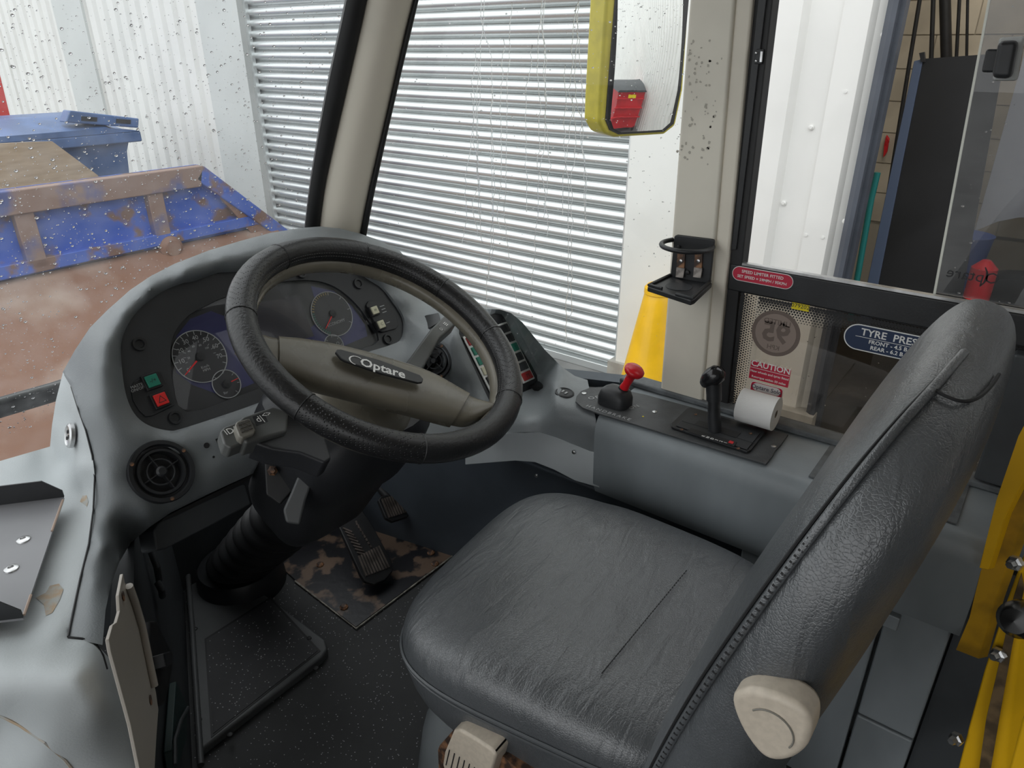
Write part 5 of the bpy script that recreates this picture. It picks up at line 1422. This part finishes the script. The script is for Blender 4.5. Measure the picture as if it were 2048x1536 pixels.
for x, y in ((688, 1215), (862, 1106), (870, 1128), (640, 1130)): lathe('bolt', [(.010, 0), (.010, .003), (.006, .007)], fz(x, y, .005), (0, 0, 1), M['rusty'], fp_, n=8)
def pedal(name, px, z0, ang, lab, nr, rib_px, arm):
    c0 = un(*px[0], ('z', z0)); nn = np.array([0, -math.sin(math.radians(ang)), math.cos(math.radians(ang))])
    o = thing(name, c0, lab, 'pedal')
    f = lambda x, y, off=0.0: un(x, y, (c0 + nn * off, nn))
    slab('tread', [f(x, y) for x, y in px], -nn * .014, M['rubber'], o, bevel=.003)
    parts = []
    (a0, a1), (b0, b1) = rib_px
    for k in range(nr):
        t = k / (nr - 1)
        p = f(a0[0] + (a1[0] - a0[0]) * t, a0[1] + (a1[1] - a0[1]) * t, .001); q = f(b0[0] + (b1[0] - b0[0]) * t, b0[1] + (b1[1] - b0[1]) * t, .001)
        d = q - p; L_ = np.linalg.norm(d); d = d / L_
        parts.append(boxv((p + q) / 2, (L_, .0042, .004), [d, np.cross(nn, d), nn]))
    V, F = merge(parts); r = mk('tread_ribs', V, F, M['pedal'], o); r['kind'] = 'stuff'
    tube('arm', [f(*arm) - nn * .01, f(*arm) - nn * .02 + np.array([0, .14, .10])], .012, M['rubber'], o)
    return o, f
po, pf = pedal('brake_pedal', [(749, 1169), (730, 1162), (722, 1150), (679, 1055), (678, 1040), (710, 1014), (722, 1016), (744, 1048), (784, 1122), (786, 1142), (770, 1160)], .035, 33, 'long worn treadle pedal with ribbed plate in the footwell', 9, (((733, 1152), (778, 1135)), ((717, 1112), (757, 1092))), (700, 1030))
parts = []
for k in range(8):
    for sgn in (0, 1):
        a = pf(686 + k * 4 + (0 if sgn == 0 else 26), 1056 + k * 7.0 - (0 if sgn == 0 else 14), .001); b = pf(704 + k * 4 + (0 if sgn == 0 else 10), 1064 + k * 6.4 - (0 if sgn == 0 else 14), .001)
        d = b - a; L_ = np.linalg.norm(d); d = d / L_; nn = nrm(np.cross(d, (1, 0, .3)))
        parts.append(boxv((a + b) / 2, (L_, .004, .003), [d, np.cross((0, -.54, .84), d), (0, -.54, .84)]))
V, F = merge(parts); r = mk('chevron_ribs', V, F, M['pedal'], po); r['kind'] = 'stuff'
pedal('accelerator_pedal', [(786, 1043), (772, 1036), (757, 1000), (762, 992), (795, 984), (806, 992), (819, 1026), (816, 1034)], .10, 40, 'small black ribbed pedal against the footwell lining', 8, (((779, 1035), (813, 1025)), ((764, 998), (797, 988))), (780, 992))
# box under the dash, plate and modules on the side wall
ub = thing('under_dash_box', dpt(410, 1000), 'dark grey box slung under the dashboard beside the column', 'box')
UB = (FO + FN * -.035, FN)
slab('box_body', [un(x, y, UB) for x, y in [(306, 1062), (318, 1044), (484, 966), (492, 968), (503, 1008), (332, 1098), (312, 1102)]], -FN * .07, M['darkgrey'], ub, bevel=.006)
slab('box_flange', [un(x, y, (FO + FN * -.03, FN)) for x, y in [(318, 1046), (484, 968), (500, 958), (506, 948), (430, 985), (330, 1034)]], -FN * .03, M['rubber'], ub)
cpm = mat('primer coated plate', (.42, .385, .34), .4, nz=5, na=.06)
cp_ = thing('loose_cover_plate', ww(270, 1400, .03), 'cream metal cover plate with notched edge leaning in the footwell', 'plate')
pl_ = [(246, 1147), (250, 1166), (258, 1172), (270, 1205), (284, 1252), (300, 1330), (312, 1385), (317, 1420), (314, 1460), (308, 1560), (284, 1560), (262, 1450), (222, 1302), (218, 1278), (226, 1250), (234, 1244), (240, 1222), (238, 1190)]
slab('plate', [ww(x, y, .05) for x, y in pl_], -WNn * .003, cpm, cp_, bevel=.0006)
tube('folded_edge', [ww(x, y, .053) for x, y in [(258, 1172), (270, 1205), (284, 1252), (300, 1330), (309, 1372)]], .004, cpm, cp_, n=8)
for x, y in ((246, 1192), (301, 1400)): lathe('hole', [(.005, 0), (.005, .0008)], ww(x, y, .0505), WNn, M['rusty'], cp_, n=12)
mo = thing('wall_module', ww(322, 1330, .0), 'black plastic module clipped to the footwell wall', 'module')
slab('case', [ww(x, y, .03) for x, y in [(302, 1242), (313, 1240), (346, 1308), (345, 1345), (330, 1408), (318, 1412), (298, 1330)]], -WNn * .03, M['rubber'], mo, bevel=.004)
slab('plug', [ww(x, y, .045) for x, y in [(328, 1306), (342, 1302), (346, 1328), (334, 1334)]], -WNn * .02, M['blackp'], mo, bevel=.002)
gm = thing('green_pocket', ww(360, 1450, .0), 'dark green triangular pocket low on the footwell wall', 'pocket')
slab('pocket_face', [ww(x, y, .015) for x, y in [(353, 1362), (376, 1412), (374, 1480), (352, 1545), (344, 1500)]], -WNn * .012, mat('dark green', (.008, .03, .028), .5), gm, bevel=.002)
tube('pocket_cord', [ww(x, y, .02) for x, y in [(376, 1415), (362, 1440), (350, 1480), (350, 1530)]], .003, M['darkgrey'], gm, n=6)
for k, (a, b) in enumerate((((303, 1105), (318, 1160)), ((315, 1165), (325, 1192)))):
    o = tube('wall_clip', [ww(*a, .01), ww((a[0] + b[0]) / 2 + 3, (a[1] + b[1]) / 2, .015), ww(*b, .01)], .006, M['darkgrey'], n=8)
    tag(o, ['longer grey clip high on the footwell wall', 'shorter grey clip just below the longer one on the footwell wall'][k], 'clip')

# ------------------------------------------------------------------ ticket machine tray on the shelf
ty = thing('machine_tray', (.2, .95, .60), 'black folded metal mounting tray screwed to the pale shelf', 'tray')
mt_ = mat('black tray metal', (.22, .22, .232), .36, nz=6, na=.1)
TZ = .618
slab('base_plate', [un(x, y, ('z', TZ)) for x, y in [(-170, 1032), (128, 994), (46, 1236), (-170, 1262)]], (0, 0, -.003), mt_, ty)
def lip(name, px, hgt, lean):
    P0 = [un(x, y, ('z', TZ)) for x, y in px]
    d = nrm(P0[-1] - P0[0]); nh = np.cross(d, (0, 0, 1)); nh = nh if nh @ (P0[0] - CAM) > 0 else -nh
    top_ = [P0[0] + np.array([0, 0, hgt]), P0[-1] - d * .022 + np.array([0, 0, hgt]), P0[-1] + np.array([0, 0, hgt * .35])]
    slab(name, [P0[0]] + top_ + [P0[-1]], nh * .002, M['blackp'], ty)
lip('rear_lip', [(-170, 1032), (128, 994)], .030, 0)
lip('front_lip', [(-170, 1262), (46, 1236)], .030, 0)
tube('worn_edge', [un(x, y, ('z', TZ + .0005)) for x, y in [(126, 1000), (104, 1062)]], .0016, mat('bare edge', (.45, .33, .26), .5), ty, n=6)
tube('worn_edge', [un(x, y, ('z', TZ + .0005)) for x, y in [(62, 1190), (48, 1230)]], .0016, mat('bare edge b', (.45, .33, .26), .5), ty, n=6)
for x, y in ((47, 1080), (23, 1138)):
    b = lathe('bolt', [(.0085, 0), (.008, .0015), (.005, .003), (.0035, .0032), (.003, .0015), (0, .0015)], un(x, y, ('z', TZ)), (0, 0, 1), M['steel'], ty, n=20)
# wiper outside the windscreen
wp_ = thing('windscreen_wiper', un(50, 790, ('y', 1.50)), 'wet black wiper parked along the bottom of the windscreen', 'wiper')
tube('wiper_arm', [un(x, y, ('y', 1.505)) for x, y in [(-120, 850), (0, 815), (110, 783), (200, 752), (330, 710)]], .020, M['rubber'], wp_, n=10)
slab('wiper_blade', [un(x, y, ('y', 1.495)) for x, y in [(-120, 860), (0, 828), (110, 800), (260, 755), (260, 745), (110, 788), (0, 815), (-120, 846)]], (0, .008, 0), M['blackp'], wp_)
tube('wiper_spine', [un(x, y, ('y', 1.49)) for x, y in [(-120, 838), (0, 802), (110, 771), (260, 728)]], .006, M['stalk'], wp_, n=8)

# ------------------------------------------------------------------ yellow cab door behind the seat
yd = thing('yellow_cab_door', (.9, -.1, 0), 'bright yellow steel cab door frame at the right edge behind the seat', 'door')
def yx(x, y, X_): return un(x, y, ('x', X_))
slab('upper_strip', [yx(x, y, .975) for x, y in [(2075, 800), (2036, 872), (1992, 1000), (1958, 1136), (1977, 1140), (2012, 1030), (2075, 905)]], (.01, -.006, 0), M['yellow'], yd, bevel=.001)
slab('angle_post', [yx(x, y, .985) for x, y in [(1962, 1136), (1938, 1235), (1911, 1300), (1957, 1318), (1990, 1200), (2075, 960), (2075, 880), (2012, 1020), (1980, 1138)]], (.012, -.01, 0), M['yellowworn'], yd, bevel=.001)
slab('door_stile', [yx(x, y, .80) for x, y in [(2090, 1000), (2050, 1090), (2010, 1200), (1965, 1340), (1935, 1450), (1912, 1540), (1880, 1680), (2000, 1680), (2012, 1500), (2035, 1300), (2090, 1100)]], (.03, -.03, 0), M['yellow'], yd, bevel=.004)
slab('gap_strip', [yx(x, y, .79) for x, y in [(2042, 1150), (2026, 1200), (2000, 1320), (1972, 1440), (1955, 1560), (1978, 1560), (2000, 1430), (2025, 1290), (2048, 1180)]], (.006, 0, 0), mat('dark gap brown', (.13, .085, .04), .6, nz=40, na=.4), yd)  # dark brown strip set along the gap between the yellow parts
slab('near_rail', [yx(x, y, .60) for x, y in [(2090, 1330), (2040, 1440), (2008, 1560), (1990, 1700), (2090, 1700)]], (.04, -.02, 0), M['yellow'], yd, bevel=.004)
for x, y in ((2034, 1125), (2000, 1308), (1916, 1476)): lathe('bolt', [(.008, 0), (.008, .006), (.005, .007), (.004, .014)], yx(x, y, .79), nrm((-1, .5, .1)), M['steel'], yd, n=6, smooth=None)
lathe('latch_knob', [(.010, -.02), (.012, -.015), (.018, 0), (.018, .02), (.012, .03), (0, .032)], yx(2046, 1235, .74), nrm((-1, .3, .4)), mat('black latch', (.012, .012, .012), .2), yd, n=24)

# ------------------------------------------------------------------ things seen only in the door mirror
M['binred'] = mat('red bin plastic', (.60, .02, .03), .45, nz=5, na=.1)
rbn = thing('red_bin', (3.25, -4.1, GZ), 'red wheeled bin with grey lid reflected in the door mirror', 'bin')
loft('body', [[(2.66 - e, -4.45, z), (3.53 + e, -4.45, z), (3.53 + e, -3.78 + e, z), (2.66 - e, -3.78 + e, z)] for e, z in ((-.05, -.62), (0, .10), (.01, .16))], M['binred'], rbn, smooth=30)
for z in (-.40, -.2, 0.0): box('rib', (2.64, -3.80, z), (3.55, -3.755, z + .025), M['binred'], rbn, bevel=.006)
loft('lid', [[(2.62, y, .16), (2.66, y, z), (3.53, y, z), (3.57, y, .16)] for y, z in ((-3.72, .20), (-4.0, .27), (-4.45, .30))], M['darkgrey'], rbn, smooth=40)
slab('label', [(2.98, -3.752, .03), (3.22, -3.752, .03), (3.22, -3.752, .10), (2.98, -3.752, .10)], (0, .002, 0), M['styel'], rbn)
for x, y in ((2.8, -3.9), (3.45, -3.9), (2.8, -4.35), (3.45, -4.35)): lathe('wheel', [(.07, -.02), (.08, 0), (.07, .02)], (x, y, GZ + .08), (1, 0, 0), M['rubber'], rbn, n=14)
tag(slab('leaning_plank', [(3.50, -1.95, GZ), (3.50, -1.65, GZ), (3.61, -1.75, .28), (3.61, -2.05, .28)], (.03, 0, 0), M['ply']), 'pale wooden plank leaning on the cladding, low in the mirror', 'plank')
